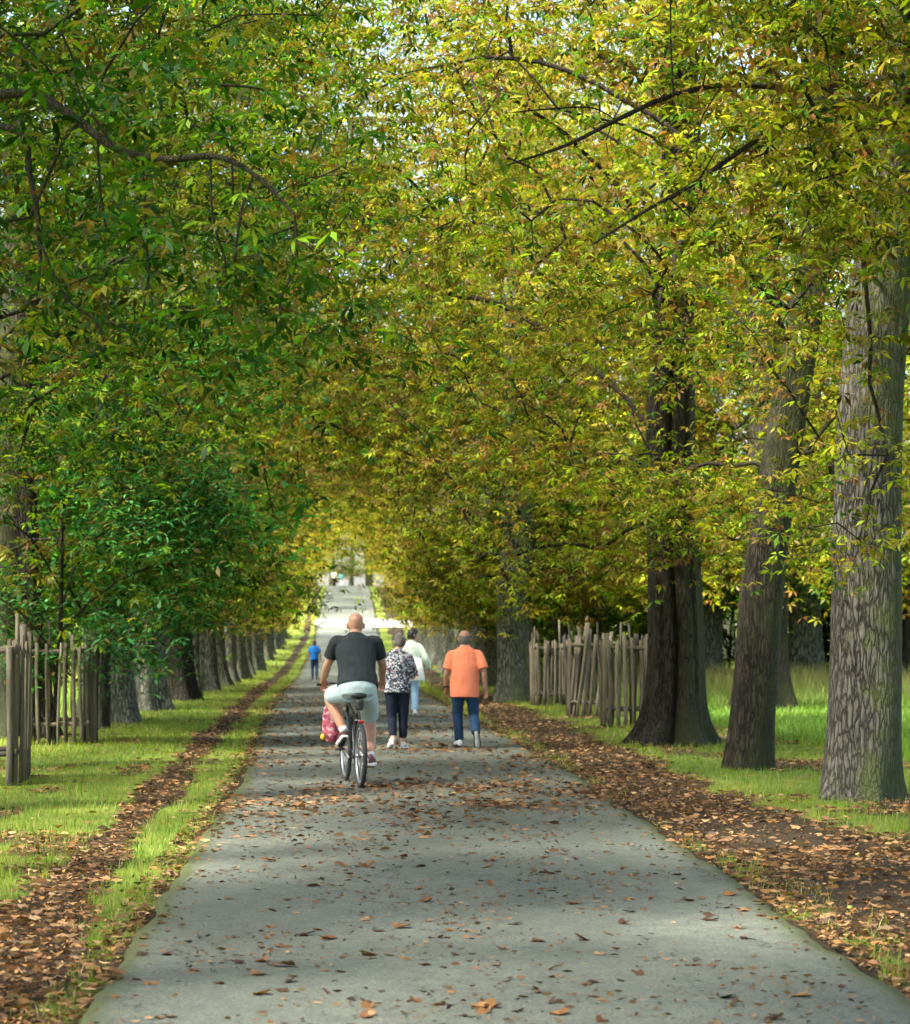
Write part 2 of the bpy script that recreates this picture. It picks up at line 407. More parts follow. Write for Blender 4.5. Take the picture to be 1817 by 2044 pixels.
def trunk_mesh(rg, H, r0, lean, flare=.55, lobes=6, res=(40, 40), depth=.10, top=.42, burl=.0, rootlen=.55, clefts=()):
    na, nh = res
    th = np.linspace(0, 2*np.pi, na, endpoint=False)
    t = np.linspace(0, 1, nh)**1.5; z = -.25+t*(H+.25)
    ph = rg.uniform(0, 6.28, 6)
    V = []
    for zz in z:
        k = np.clip(zz/H, 0, 1); hz = max(zz, 0)
        r = r0*(1-(1-top)*k)
        lob = .5+.5*np.cos(lobes*th+ph[0]+.25*math.sin(zz*.7)+.5*np.sin(2*th+ph[1]))
        fl = flare*math.exp(-hz/(.30*rootlen/.55))*(.25+.9*lob**1.4)
        flut = depth*(lob-.5)*math.exp(-hz/2.2)+.035*np.sin(3*th+ph[2]+zz*.4)+.03*np.sin(5*th+ph[3]-zz*.3)
        fur = .03*(fbm(th*14/np.pi*1.0, np.full(na, zz*1.3), 5, 2)-.5)
        cl = np.zeros(na)
        for (ca, cw, cd) in clefts: cl -= cd*np.exp(-((np.angle(np.exp(1j*(th-ca-.06*math.sin(zz*1.5)))))/cw)**2)
        rr = r*(1+fl+flut+fur+cl)
        cx = lean[0]*zz/H*(1)+.06*math.sin(zz*.9+ph[4]); cyy = lean[1]*zz/H+.06*math.sin(zz*.8+ph[5])
        V.append(np.stack([cx+rr*np.cos(th), cyy+rr*np.sin(th), np.full(na, zz)], -1))
    V = np.concatenate(V); V = np.concatenate([V, [V[:na].mean(0), V[-na:].mean(0)]])
    q, tt = rings_faces(nh, na)
    axis = lambda zz: np.array([lean[0]*zz/H+.06*math.sin(zz*.9+ph[4]), lean[1]*zz/H+.06*math.sin(zz*.8+ph[5]), zz])
    return V, q, tt, axis

def build_tree(seed, H=9.0, r0=.42, lean=(0, 0), cc=(0, 0, 8.), cr=(5., 5., 5.5), low=2.4, ntips=330, per=38, nlimb=11, mixw=None, limb0=2.6, res=(40, 40),
               forced=(), keep=None, clus=.54, size=(.8, 1.25), tpls=TPL, shell=.45, flare=.55, lobes=6, clefts=(), top=.42, extra_tips=None, depth=.10, squash=.30):
    """returns dict with trunk mesh, limb meshes, crown mesh in the tree's own coordinates"""
    rg = np.random.default_rng(seed)
    V, q, tt, ax = trunk_mesh(rg, H, r0, lean, flare, lobes, res, top=top, clefts=clefts, depth=depth)
    tm = np_mesh('trunk', V, q, tt, smooth=True)
    cc = np.array(cc, float); cr = np.array(cr, float)
    pos, par, lim = [], [], []
    def addchain(pts, parent, l):
        for p in pts:
            pos.append(p); par.append(parent); lim.append(l); parent = len(pos)-1
        return parent
    # main limbs
    L = 0
    for k in range(nlimb):
        z0 = limb0+(H*.97-limb0)*(k/(nlimb-1))**.9
        a = k*2.399+rg.uniform(-.4, .4)+seed
        tgt = cc+cr*np.array([math.cos(a)*.8, math.sin(a)*.8, 0])
        el = -.55+1.45*(k/(nlimb-1))
        tgt[2] = cc[2]+cr[2]*el*.75; s_ = math.sqrt(max(.1, 1-(el*.75)**2)); tgt[:2] = cc[:2]+(tgt[:2]-cc[:2])*s_
        if tgt[2] < low+.5: tgt[2] = low+.5+rg.uniform(0, .6)
        p0 = ax(z0); d = tgt-p0; ln = np.linalg.norm(d); nseg = max(5, int(ln/.38))
        ts = np.linspace(0, 1, nseg+1)
        arch = .16*ln*np.sin(np.pi*ts)*rg.uniform(.5, 1.3)
        wob = np.cumsum(rg.normal(0, .07, (nseg+1, 3)), axis=0)*ts[:, None]*(1-ts[:, None])*1.6
        pts = p0+d*ts[:, None]+wob; pts[:, 2] += arch
        addchain(pts, -1, L); L += 1
    for pl in forced:
        pts, _ = resamp(np.array(pl), np.ones(len(pl)), 6); addchain(pts, -1, L); L += 1
    # shoot tips in the crown envelope
    tips = []
    while len(tips) < ntips:
        zt = rg.random(); z_ = low+(cc[2]+cr[2]-low)*zt
        prof = (.50+.50*sstep(0, .28, zt))*math.sqrt(max(0, 1-max(0, (zt-.45)/.55)**2.4))
        r = rg.uniform(shell**2.2, 1)**(1/2.2); a_ = rg.uniform(0, 2*math.pi)
        p = np.array([cc[0]+cr[0]*prof*r*math.cos(a_), cc[1]+cr[1]*prof*r*math.sin(a_), z_])
        lump = fbm(np.array([p[0]*.55+p[2]*.3+seed]), np.array([p[1]*.55-p[2]*.45]), 41+seed)[0]
        if rg.random() > sstep(.34, .6, lump): continue
        if keep is not None and not keep(p): continue
        tips.append(p)
    tips = np.array(tips)
    if extra_tips is not None: tips = np.concatenate([tips, extra_tips])
    c0 = np.array([ax(H*.5)[0], ax(H*.5)[1]])
    order = np.argsort(np.linalg.norm(tips[:, :2]-c0, axis=1)+.3*np.abs(tips[:, 2]-cc[2])); tips = tips[order]
    arr = np.zeros((len(pos)+len(tips)*8, 3)); arr[:len(pos)] = pos
    ends = []; 
    for p in tips:
        npos = len(pos)
        D = np.linalg.norm(arr[:npos]-p, axis=1)+.4*np.maximum(0, arr[:npos, 2]-p[2]-.6)
        j = int(np.argmin(D)); s0 = arr[j]; d = p-s0; ln = np.linalg.norm(d)
        ns = int(np.clip(ln/.3, 1, 7)); ts = np.linspace(0, 1, ns+1)[1:]
        pts = s0+d*ts[:, None]+rg.normal(0, .035, (ns, 3)); pts[:, 2] += .10*ln*np.sin(np.pi*ts)
        st = len(pos); e = addchain(list(pts), j, lim[j]); arr[st:len(pos)] = pts; ends.append((e, st))
    pos = np.array(pos); par = np.array(par); lim = np.array(lim)
    cnt = np.ones(len(pos)); 
    for i in range(len(pos)-1, -1, -1):
        if par[i] >= 0: cnt[par[i]] += cnt[i]*(1 if cnt[i] > 0 else 0)
    # count only tips (approx: nodes/3)
    rad = np.clip(.0042*(cnt)**.46, .005, r0*.42)
    if len(forced): rad = np.where(lim >= nlimb+2, np.clip(rad*.8, .0028, .0075), np.where(lim >= nlimb, np.maximum(rad*1.3, .008), rad))
    kids = [[] for _ in pos]
    for i, p in enumerate(par):
        if p >= 0: kids[p].append(i)
    limb_sp = [Soup() for _ in range(L)]
    def run(start, prevpt):
        stack = [(start, prevpt)]
        while stack:
            i, pp = stack.pop(); ch = [] if pp is None else [pp[0]]; rr = [] if pp is None else [min(pp[1], rad[i]*1.25)]
            while True:
                ch.append(pos[i]); rr.append(rad[i])
                if not kids[i]: break
                ks = sorted(kids[i], key=lambda k: -cnt[k])
                for k in ks[1:]: stack.append((k, (pos[i], rad[i])))
                i = ks[0]
            if len(ch) >= 2:
                mr = max(rr); nn = 4 if mr < .015 else (6 if mr < .05 else 9)
                P = np.array(ch); T, A, B = frames(P)
                th = np.linspace(0, 2*np.pi, nn, endpoint=False)
                r_ = np.array(rr); r_[-1] *= .5
                v = (P[:, None]+r_[:, None, None]*(np.cos(th)[None, :, None]*A[:, None]+np.sin(th)[None, :, None]*B[:, None])).reshape(-1, 3)
                qf, _ = rings_faces(len(P), nn, False); limb_sp[lim[start]].add(v, qf)
    for i in range(len(pos)):
        if par[i] == -1: run(i, None)
    limbs = [s.mesh('limb', True) for s in limb_sp if s.n]
    allsp = Soup()
    for s_ in limb_sp:
        if s_.n: allsp.add(np.concatenate(s_.v), np.concatenate(s_.q))
    branchwork = allsp.mesh('branchwork', True)
    # leaves round every shoot
    Pn = []
    for (e, st) in ends:
        tpos = pos[e]; b0 = pos[par[st]] if par[st] >= 0 else pos[st]
        back = np.clip(np.abs(rg.normal(0, .45, per)), 0, 1)[:, None]
        o = rg.normal(0, 1, (per, 3))*np.array([clus, clus, clus*squash])
        dd = b0-tpos; l_ = np.linalg.norm(dd); dd = dd*min(1, 1.0/(l_+1e-6))
        pp = tpos+dd*back+o
        pp[:, 2] -= .12*(o[:, 0]**2+o[:, 1]**2)/clus
        Pn.append(pp)
    Pn = np.concatenate(Pn)
    cols = pick_cols(rg, len(ends), per, mixw or {'green': 3, 'lime': 3, 'yellow': 1.5, 'ochre': 1.4, 'rust': .7, 'deep': 1})
    cm = leaves_mesh('crown', Pn, rg, cols, tpls, size)
    return dict(trunk=tm, limbs=limbs, crown=cm, branchwork=branchwork)

def place_tree(data, loc, rz, label, group=None, tint=(1, 1, 1), bark=None, twig=None, name='chestnut_tree', scale=1.0, cat='tree', flip=1):
    e = empty(name, loc, rz); e.scale = (scale, scale*flip, scale)
    tag(e, label, cat, group)
    t = obj('trunk', data['trunk'], bark or M_BARK2, e)
    if loc[1] > 75: obj('branchwork', data['branchwork'], twig or M_TWIG, e)
    else:
        for l in data['limbs']: obj('limb', l, twig or M_TWIG, e)
    c = obj('crown', data['crown'], M_LEAF, e); c.color = (*tint, 1)
    return e
def gz(x, y): return float(ground_z(x, y))

MIX_R = {'green': 1.8, 'lime': 4.8, 'yellow': 2.5, 'ochre': 1.7, 'rust': 1.3, 'deep': .6}
MIX_L = {'green': 4, 'lime': 2.0, 'yellow': .5, 'ochre': .9, 'rust': .9, 'deep': 4.0}
MIX_F = {'green': 1.6, 'lime': 3.0, 'yellow': 2.8, 'ochre': 2.6, 'rust': 1.4, 'deep': .5}

def W2L(loc, p): return np.array(p)-np.array(loc)
# --- the three trunks at the right side
l1 = (4.93, 22.6, gz(4.93, 22.6))
f1 = [[W2L(l1, p) for p in (PX(1800, 150, 22.3), PX(1700, 172, 21), PX(1560, 174, 19.6), PX(1440, 170, 18.8), PX(1330, 195, 18.2), PX(1230, 240, 17.8), PX(1130, 290, 17.4), PX(1010, 330, 17.0))],
      [W2L(l1, p) for p in (PX(1790, 190, 22.2), PX(1690, 205, 20.6), PX(1590, 232, 19.2), PX(1480, 300, 18.4), PX(1380, 370, 17.9), PX(1290, 420, 17.5), PX(1180, 490, 17.2))]]
for pl in (((1345, 192, 18.2), (1340, 100, 18.2), (1338, -30, 18.2)), ((1490, 166, 19), (1465, 60, 19), (1440, -30, 19)), ((1440, 172, 18.8), (1400, 240, 18.4), (1390, 320, 18.2)), ((1612, 250, 19.2), (1622, 330, 19), (1610, 440, 18.9), (1590, 500, 18.8)), ((1230, 240, 17.7), (1180, 215, 17.5), (1090, 218, 17.3), (1020, 225, 17.2))):
    f1.append([W2L(l1, PX(*q)) for q in pl])
_r = np.random.default_rng(8)
EX1 = np.array([W2L(l1, PX(_r.uniform(1330, 1860), _r.uniform(-80, 520), _r.uniform(17.3, 21.6))) for _ in range(75)]+
               [W2L(l1, PX(a, b_, c_)) for a, b_, c_ in ((1620, 950, 20.6), (1690, 905, 20.8), (1780, 900, 20.9), (1600, 1060, 20.7), (1660, 1040, 20.8), (1780, 1110, 20.9), (1720, 1085, 21), (1800, 680, 20.6), (1740, 770, 20.8), (1660, 820, 20.6), (1810, 640, 20))])
t1 = build_tree(11, H=11.5, r0=.365, lean=(.75, 0), cc=(-.6, -.2, 9.2), cr=(5.0, 5.0, 5.2), low=4.4, ntips=420, per=38, limb0=4.8, nlimb=10, mixw=MIX_R, res=(150, 190), forced=f1, flare=.28, lobes=5, top=.55, depth=.05, keep=lambda p: p[2] > 5.6 or p[0] < -1.2 or p[1] > .5, extra_tips=EX1)
place_tree(t1, l1, 0, 'broad grey chestnut trunk with mossy right flank at the right edge of the photo', bark=M_BARK)
l2 = (4.72, 27.6, gz(4.72, 27.6))
t2 = build_tree(12, H=10, r0=.265, lean=(1.25, 0), cc=(-.1, 0, 8.4), cr=(5.2, 5.0, 6.2), low=3.0, ntips=400, per=38, limb0=3.4, mixw=MIX_R, res=(120, 140), flare=.2, lobes=4, top=.6, depth=.05)
place_tree(t2, l2, 0, 'slim chestnut tree leaning right, between the two thicker trunks on the right')
l3 = (4.55, 32.6, gz(4.55, 32.6))
EX3 = np.array([W2L(l3, PX(_r.uniform(640, 1330), _r.uniform(-90, 190), _r.uniform(29.5, 35.5))) for _ in range(90)])
t3 = build_tree(13, extra_tips=EX3, H=11, r0=.40, lean=(.1, 0), cc=(-.5, .6, 8.6), cr=(5.8, 5.6, 6.6), low=2.6, ntips=430, per=38, limb0=3.2, mixw=MIX_R, res=(150, 150), flare=.75, lobes=5, top=.6, clefts=((-1.75, .13, .34), (-1.0, .12, .18), (-2.3, .1, .14)), depth=.16)
place_tree(t3, l3, 0, 'thick fluted chestnut trunk with deep clefts and spreading roots beside the wooden guards')

# --- near trees of the left row, trunks outside the picture
lA = (-5.3, 14.5, gz(-5.3, 14.5))
fA = [[W2L(lA, p) for p in (PX(-500, 300, 14.5), PX(-200, 230, 13.8), PX(40, 185, 13.2), PX(120, 215, 13), PX(230, 295, 12.8), PX(330, 318, 12.7), PX(430, 312, 12.5), PX(510, 350, 12.3), PX(590, 430, 12.2))],
      [W2L(lA, p) for p in (PX(-450, 350, 14.5), PX(-150, 250, 14), PX(30, 260, 13.6), PX(60, 350, 13.5), PX(80, 470, 13.4), PX(75, 600, 13.3))]]
for pl in (((75, 470), (130, 590), (190, 640), (212, 700)), ((195, 285), (200, 380), (212, 455)), ((285, 308), (290, 440), (296, 560), (280, 640)), ((420, 315), (425, 430), (450, 520)), ((505, 352), (480, 430), (470, 520)), ((588, 430), (592, 520), (560, 600), (566, 660)), ((10, 60), (90, 130), (125, 190)), ((120, 60), (150, 130), (160, 190), (230, 295)), ((440, 170), (520, 178), (570, 215))):
    fA.append([W2L(lA, PX(a_, b_, 12.6+.0006*a_)) for a_, b_ in pl])
EXA = np.array([q + np.array([0, .1, -.05]) for pl in fA[2:] for q in (pl[-1], pl[len(pl)//2])])
tA = build_tree(21, extra_tips=EXA, H=10, r0=.4, cc=(1.0, 0, 8.4), cr=(4.8, 4.2, 5.0), low=3.9, ntips=330, per=28, limb0=4, mixw=MIX_L, res=(24, 24), forced=fA)
place_tree(tA, lA, 0, 'green chestnut whose dark limb crosses the upper left corner', tint=(.52, .7, .45))  # low tints on the left crowns put their backlit shade into the colour
lB = (-5.1, 20.5, gz(-5.1, 20.5))
tB = build_tree(22, H=10, r0=.42, cc=(.6, 0, 8.0), cr=(5.0, 4.8, 5.2), low=3.1, ntips=400, per=38, limb0=3.4, mixw=MIX_L, res=(24, 24))
place_tree(tB, lB, 0, 'green chestnut reaching in from the left edge, ahead of the corner limb', tint=(.58, .75, .5))
lC = (-5.0, 27, gz(-5, 27))
tC = build_tree(23, H=10, r0=.42, cc=(.4, 0, 7.8), cr=(5.2, 4.8, 5.4), low=3.5, ntips=430, per=38, limb0=3.2, mixw=MIX_L, res=(24, 24))
place_tree(tC, lC, 0, 'yellowing green chestnut above the nearest picket guard on the left', tint=(.72, .82, .62))

# --- shared trees for both rows
GEN = []
for k, (sd_, H, r0, lo, cz, lb) in enumerate([(31, 10.5, .44, 1.95, 8.2, 6), (32, 10, .40, 2.05, 7.8, 5), (33, 11, .46, 2.15, 8.6, 7), (34, 10, .34, 1.8, 7.6, 5)]):
    GEN.append(build_tree(sd_, H=H, r0=r0, cc=(0, 0, cz), cr=(5.2, 5.0, 5.4), low=lo, ntips=330, per=31, limb0=lo+.7, mixw=MIX_F if k != 1 else MIX_L, res=(72, 44), flare=.42, lobes=lb, depth=.12, size=(1.0, 1.55), keep=lambda p: not (p[0] < -2.5 and p[2] < 4.9+.5*math.sin(p[1]*1.7))))
GENF = [build_tree(51+k, H=10, r0=.42, cc=(0, 0, 7.9), cr=(5.1, 5.0, 5.6), low=1.9, ntips=185, per=24, limb0=2.6, mixw=MIX_F, res=(28, 24), size=(1.3, 1.9), clus=.52,
                   keep=lambda p: not (p[0] < -1.7 and p[2] < 5.6+.5*math.sin(p[1]*1.7))) for k in range(2)]
OVER = build_tree(61, H=10.5, r0=.42, cc=(-.5, 0, 9.0), cr=(5.2, 5.0, 5.0), low=6.4, ntips=270, per=15, limb0=6, mixw=MIX_L, res=(28, 24), size=(1.5, 2.2))
ORD = ['first', 'second', 'third', 'fourth', 'fifth', 'sixth', 'seventh', 'eighth', 'ninth', 'tenth', 'eleventh', 'twelfth']
rt = random.Random(5)
left = [(-4.95, 34.5), (-4.3, 40.7), (-4.35, 47.0), (-4.2, 53.2), (-4.25, 58.6), (-4.1, 63.5), (-4.15, 69), (-4.1, 74.5), (-4.0, 80), (-4.1, 86), (-4, 92), (-4.1, 98.5), (-4, 105), (-4.1, 112), (-4, 119), (-4.1, 126), (-4.1, 134)]
d = 158.0
while d < 250: left.append((-4.1+rt.uniform(-.15, .15), d)); d += rt.uniform(8, 10)
for i, (x, y) in enumerate(left):
    if i == 0: lab, grp = 'dark chestnut trunk standing behind the left picket guard', 'chestnuts of the left row'
    elif i <= 9: lab, grp = f'{ORD[i-1]} grey chestnut trunk beyond the left picket guard, counting along the row', 'chestnuts of the left row'
    else: lab, grp = 'small distant chestnut in the left row before or beyond the bright crossing', 'far chestnuts of the left row'
    k = (0, 1, 2, 0, 3, 1, 2, 3, 0)[i % 9]
    f = .8+.1*(i % 3)
    tint = (.75, .95, .8) if i < 4 else ((1, 1, 1) if y < 90 else (1.3, 1.25, .9))  # lower tint paints shade into the first left crowns
    place_tree(GEN[k] if y < 66 else GENF[i % 2], (x, y, gz(x, y)-.02), math.pi+rt.uniform(-.3, .3), lab, grp, tint, bark=M_BARK3 if i in (1, 2, 3, 4, 5, 6, 7, 8) else M_BARK2, scale=rt.uniform(.95, 1.08)*(1.22 if 38 < y < 60 else 1), flip=rt.choice([-1, 1]))
right = [(3.82, 53.5), (4.12, 55.8), (4.5, 61), (4.1, 68.5), (4.2, 74), (4.1, 80), (4.1, 86), (4.1, 92), (4.1, 98), (4.1, 104), (4.1, 111), (4.1, 118), (4.1, 126), (4.1, 134)]
d = 160.0
while d < 250: right.append((4.0+rt.uniform(-.15, .15), d)); d += rt.uniform(8, 10)
for i, (x, y) in enumerate(right):
    if i <= 7: lab, grp = f'{ORD[i]} chestnut trunk beyond the wooden guards in the right row', 'chestnuts of the right row'
    else: lab, grp = 'small distant chestnut in the right row before or beyond the bright crossing', 'far chestnuts of the right row'
    k = (3, 3, 1, 0, 2, 1, 3)[i % 7]
    place_tree(GEN[k] if y < 66 else GENF[i % 2], (x, y, gz(x, y)-.02), rt.uniform(-.3, .3), lab, grp, (1.08, 1.06, .9) if y < 90 else (1.35, 1.25, .9), bark=M_BARK if i in (1,) else M_BARK2, scale=rt.uniform(.95, 1.1)*(1.12 if y < 65 else 1), flip=rt.choice([-1, 1]))
# --- the alley goes on beside and behind the camera; these crowns shade the near path
for x, y, rz_, lab in ((-5.2, 8.6, 3.1, 'chestnut of the left row beside the camera, out of the picture'), (-5.2, 2.6, 2.9, 'chestnut of the left row just behind the camera'), (-5.2, -3.6, 3.3, 'second chestnut of the left row behind the camera'), (-5.2, -10, 3.0, 'third chestnut of the left row behind the camera'),
                       (5.6, 15.6, .1, 'chestnut of the right row before the broad grey trunk, out of the picture'), (5.6, 8.6, -.1, 'chestnut of the right row beside the camera, out of the picture'), (5.6, 2.0, 0, 'chestnut of the right row just behind the camera'), (5.6, -5, .2, 'second chestnut of the right row behind the camera')):
    place_tree(OVER, (x, y, gz(x, y)), rz_, lab, 'chestnuts beside and behind the camera')
# --- trees that stand back from the rows
back_r = [(8.4, 46.5, 'tree standing back between the wooden guards and the meadow'), (5.5, 60.5, 'pale slim trunk seen over the far wooden guard'), (6.7, 62, 'pale trunk seen over the middle wooden guard'), (9.6, 63, 'shaded tree at the back of the meadow beside the leaning trunk'),
          (12.3, 62, 'dark thin tree at the back of the sunlit meadow'), (15.0, 60, 'dark tree at the back of the meadow by the right edge'), (18.5, 64, 'dark tree at the back of the meadow, mostly hidden by the right trunk')]
for i, (x, y, lab) in enumerate(back_r):
    place_tree(GEN[(0, 1, 3, 2, 1, 0, 2)[i]], (x, y, gz(x, y)), rt.uniform(0, 6.28), lab, 'trees behind the right row', (1, 1.05, .9) if i < 4 else (.7, 1, .7), bark=M_BARK if 0 < i < 3 else M_BARK2, scale=(1.25, .8, .9, 1.25, 1.2, 1.3, 1.25)[i])
for i, (x, y) in enumerate([(20, 78), (15, 86), (24, 92), (17, 104), (16, 126), (15, 165), (15, 190), (15, 215)]):
    place_tree(GEN[i % 4], (x, y, gz(x, y)), rt.uniform(0, 6.28), 'shaded woodland tree far behind the meadow and the right row', 'woodland behind the right row', (.7, .95, .7), scale=1.1)
for i, (x, y) in enumerate([(-22, 76), (-17, 90), (-16, 112), (-17, 130), (-16, 168), (-16, 190), (-17, 215), (-30, 84)]):
    place_tree(GEN[(i+1) % 4], (x, y, gz(x, y)), rt.uniform(0, 6.28), 'woodland tree far behind the left row of chestnuts', 'woodland behind the left row', (.8, 1, .75), scale=1.05)
for i, (x, y) in enumerate([(-9, 262), (9, 262), (-5.5, 275), (6, 278), (-14, 280), (14, 285), (-6.5, 300), (-20, 300), (22, 300), (-2.2, 288), (2.4, 291), (.3, 310)]):
    place_tree(GEN[i % 4], (x, y, gz(x, y)), rt.uniform(0, 6.28), 'hazy tree closing the far end of the alley', 'trees at the end of the alley', (1, 1.05, .9), scale=1.15)

SHR = build_tree(71, H=1.5, r0=.05, cc=(0, 0, 1.7), cr=(2.5, 2.2, 1.5), low=.15, ntips=170, per=18, nlimb=7, limb0=.3, mixw={'green': 3, 'deep': 3, 'lime': 1}, res=(10, 10), flare=.2, lobes=3, size=(1.3, 2.0), clus=.4, squash=.6)
for i, (x, y, sc) in enumerate([(8.6, 69, 1.0), (11.2, 68, 1.25), (13.7, 67, 1.1), (16.2, 68, 1.3), (19, 70, 1.2), (22, 74, 1.4), (6.6, 71, .9), (-8.5, 66, 1.1), (-11.5, 68, 1.3), (-14.5, 66, 1.2)]):
    place_tree(SHR, (x, y, gz(x, y)), rt.uniform(0, 6.28), 'dark green shrub in the thicket behind the meadow' if x > 0 else 'dark green shrub glimpsed behind the left trunks', 'thicket shrubs', (.8, 1, .7), name='shrub', scale=sc, cat='shrub')
# --- young tree with bluish green leaves growing in the left guard
ls = (-4.1, 32.5, gz(-4.1, 32.5))
ts_ = build_tree(41, H=3.4, r0=.05, cc=(.35, -.2, 3.0), cr=(2.2, 1.7, 1.9), low=1.15, ntips=230, per=24, nlimb=8, limb0=1.2, mixw={'blue': 2.2, 'blue2': 3.4, 'green': .8}, res=(12, 16), flare=.2, lobes=3, tpls=TPL_LIME, clus=.26, size=(.8, 1.3), shell=.3, squash=.7)
place_tree(ts_, ls, 0, 'young bluish green tree growing out of the left picket guard', name='sapling')
lt = (-3.6, 43, gz(-3.6, 43))
place_tree(ts_, (-3.95, 37.5, gz(-3.95, 37.5)), 2.1, 'dark green young tree behind the bluish green one', name='sapling', tint=(.6, .85, .55), scale=1.75)

# ------------------------------------------------------------------ grass, meadow, leaf litter
def blades(name, x, y, h, w, rg, cols, lean=.5, seg=2):
    m_ = len(x); z = ground_z(x, y)-.004
    az = rg.uniform(0, 2*np.pi, m_); ln = rg.uniform(.1, lean, m_)*h
    d = np.stack([np.cos(az), np.sin(az), np.zeros(m_)], -1); fa = az+np.pi/2+rg.normal(0, .6, m_)
    s = np.stack([np.cos(fa), np.sin(fa), np.zeros(m_)], -1)
    p = np.stack([x, y, z], -1); up = np.array([0, 0, 1.])
    if seg == 2:
        v = np.stack([p-s*w[:, None], p+s*w[:, None], p+s*w[:, None]*.75+d*ln[:, None]*.3+up*h[:, None]*.55, p-s*w[:, None]*.75+d*ln[:, None]*.3+up*h[:, None]*.55, p+d*ln[:, None]+up*h[:, None]], 1)
        b = (np.arange(m_)*5)[:, None]
        return np_mesh(name, v.reshape(-1, 3), b+np.array([0, 1, 2, 3]), b+np.array([3, 2, 4]), col=np.repeat(cols, 5, axis=0))
    v = np.stack([p-s*w[:, None], p+s*w[:, None], p+d*ln[:, None]+up*h[:, None]], 1); b = (np.arange(m_)*3)[:, None]
    return np_mesh(name, v.reshape(-1, 3), None, b+np.array([0, 1, 2]), col=np.repeat(cols, 3, axis=0))
def pow_y(rg, n_, a, b, e):     # pdf ~ y^-e
    u = rg.random(n_); k = 1-e
    return (a**k+u*(b**k-a**k))**(1/k)
rg = np.random.default_rng(77)
def turf(n_, a, b, e, hs, ws, seg, name):
    y = pow_y(rg, n_, a, b, e); x = rg.uniform(-8.5, 10.5, n_)
    half = y*(1817-VX)/FPX+1; lh = y*VX/FPX+1
    k = (x < half) & (x > -lh); x, y = x[k], y[k]
    g = grass_mask(x, y); tuft = fbm(x*2.3, y*2.3, 51)
    k = rg.random(len(x)) < g*(.35+.9*tuft); x, y = x[k], y[k]; tuft = fbm(x*2.3, y*2.3, 51); big = fbm(x*.6, y*.4, 61)
    h = rg.uniform(*hs, len(x))*(.5+1.0*tuft); w = rg.uniform(*ws, len(x))
    f = np.clip(big*1.6-.3+rg.normal(0, .18, len(x)), 0, 1)[:, None]
    c = np.array([.10, .205, .018])*(1-f)+np.array([.235, .275, .03])*f
    dry = rg.random(len(x)) < .15; c[dry] = (.30, .24, .09)
    c *= rg.uniform(.75, 1.25, (len(x), 1))
    return tag(obj(name, blades(name, x, y, h, w, rg, c, .8, seg), M_BLADE), kind='stuff')
turf(190000, 9.3, 30, 1.25, (.045, .10), (.0022, .004), 2, 'grass')
turf(120000, 30, 75, 1.2, (.05, .10), (.005, .009), 1, 'far_grass')
turf(50000, 75, 150, 1.01, (.06, .12), (.012, .02), 1, 'distant_grass')
# meadow: long bright grass with straw-coloured seed heads along its far side
n_ = 60000
y = pow_y(rg, n_, 29, 66, 1.2); x = rg.uniform(5.6, 19, n_); k = (x > 5.9+.6*(fbm(x*.8, y*.5, 71)-.5)+.25*np.clip(36-y, 0, 8)*.4) & (x < y*(1817-VX)/FPX+1.5); x, y = x[k], y[k]
far = sstep(44, 58, y+4*(fbm(x*.6, y*.5, 73)-.5)); h = rg.uniform(.10, .22, len(x))*(1-far)+rg.uniform(.3, .95, len(x))*far
f = np.clip(far*.75+rg.normal(0, .15, len(x)), 0, 1)[:, None]
c = (np.array([.12, .24, .025])*(1-f)+np.array([.36, .31, .12])*f)*rg.uniform(.75, 1.2, (len(x), 1))
tag(obj('meadow_grass', blades('meadow_grass', x, y, h, rg.uniform(.006, .012, len(x)), rg, c, .7, 2), M_BLADE), kind='stuff')
n_ = 22000
y = pow_y(rg, n_, 30, 70, 1.2); x = rg.uniform(-16, -5.2, n_); k = x > -(y*VX/FPX+1.5); x, y = x[k], y[k]
c = (np.array([.15, .25, .03])[None]*rg.uniform(.75, 1.25, (len(x), 1)))
tag(obj('side_meadow_grass', blades('side_meadow_grass', x, y, rg.uniform(.1, .35, len(x)), rg.uniform(.006, .012, len(x)), rg, c, .7, 1), M_BLADE), kind='stuff')

DRYC = np.array([(.17, .08, .033), (.22, .125, .055), (.115, .055, .026), (.27, .175, .08), (.06, .036, .022), (.21, .105, .034)])
def litter(name, x, y, rg, zoff, smin, smax, curl=1.0, bright=1.0):
    m_ = len(x); p = np.stack([x, y, zoff], -1)
    az = rg.uniform(0, 2*np.pi, m_); L = rg.uniform(smin, smax, m_); w = L*rg.uniform(.08, .24, m_); cu = rg.uniform(.05, .95, m_)*curl; roll = rg.normal(0, .85, m_)
    d = np.stack([np.cos(az), np.sin(az), np.zeros(m_)], -1); s = np.stack([-np.sin(az)*np.cos(roll), np.cos(az)*np.cos(roll), np.sin(roll)], -1)
    vs = []
    for u, ww in ((-.5, .3), (0, 1.0), (.5, .25)):
        zz = (4*u*u)*cu*L*.5+.004
        for sg in (-1, 1):
            q_ = p+d*(u*L)[:, None]*(1-.25*cu[:, None])+s*(sg*w*ww)[:, None]
            q_[:, 2] += zz+np.abs(np.sin(roll))*w*ww+.15*cu*w*abs(u-.5); vs.append(q_)
    v = np.stack(vs, 1); b = (np.arange(m_)*6)[:, None]
    qd = np.concatenate([b+np.array([0, 1, 3, 2]), b+np.array([2, 3, 5, 4])])
    c = DRYC[rg.integers(0, len(DRYC), m_)]*rg.uniform(.45, 1.3, (m_, 1))*bright
    return tag(obj(name, np_mesh(name, v.reshape(-1, 3), qd, col=np.repeat(c, 6, axis=0)), M_DRY), kind='stuff')
n_ = 430000
y = pow_y(rg, n_, 9.3, 75, 1.35); x = rg.uniform(-6.5, 8.5, n_)
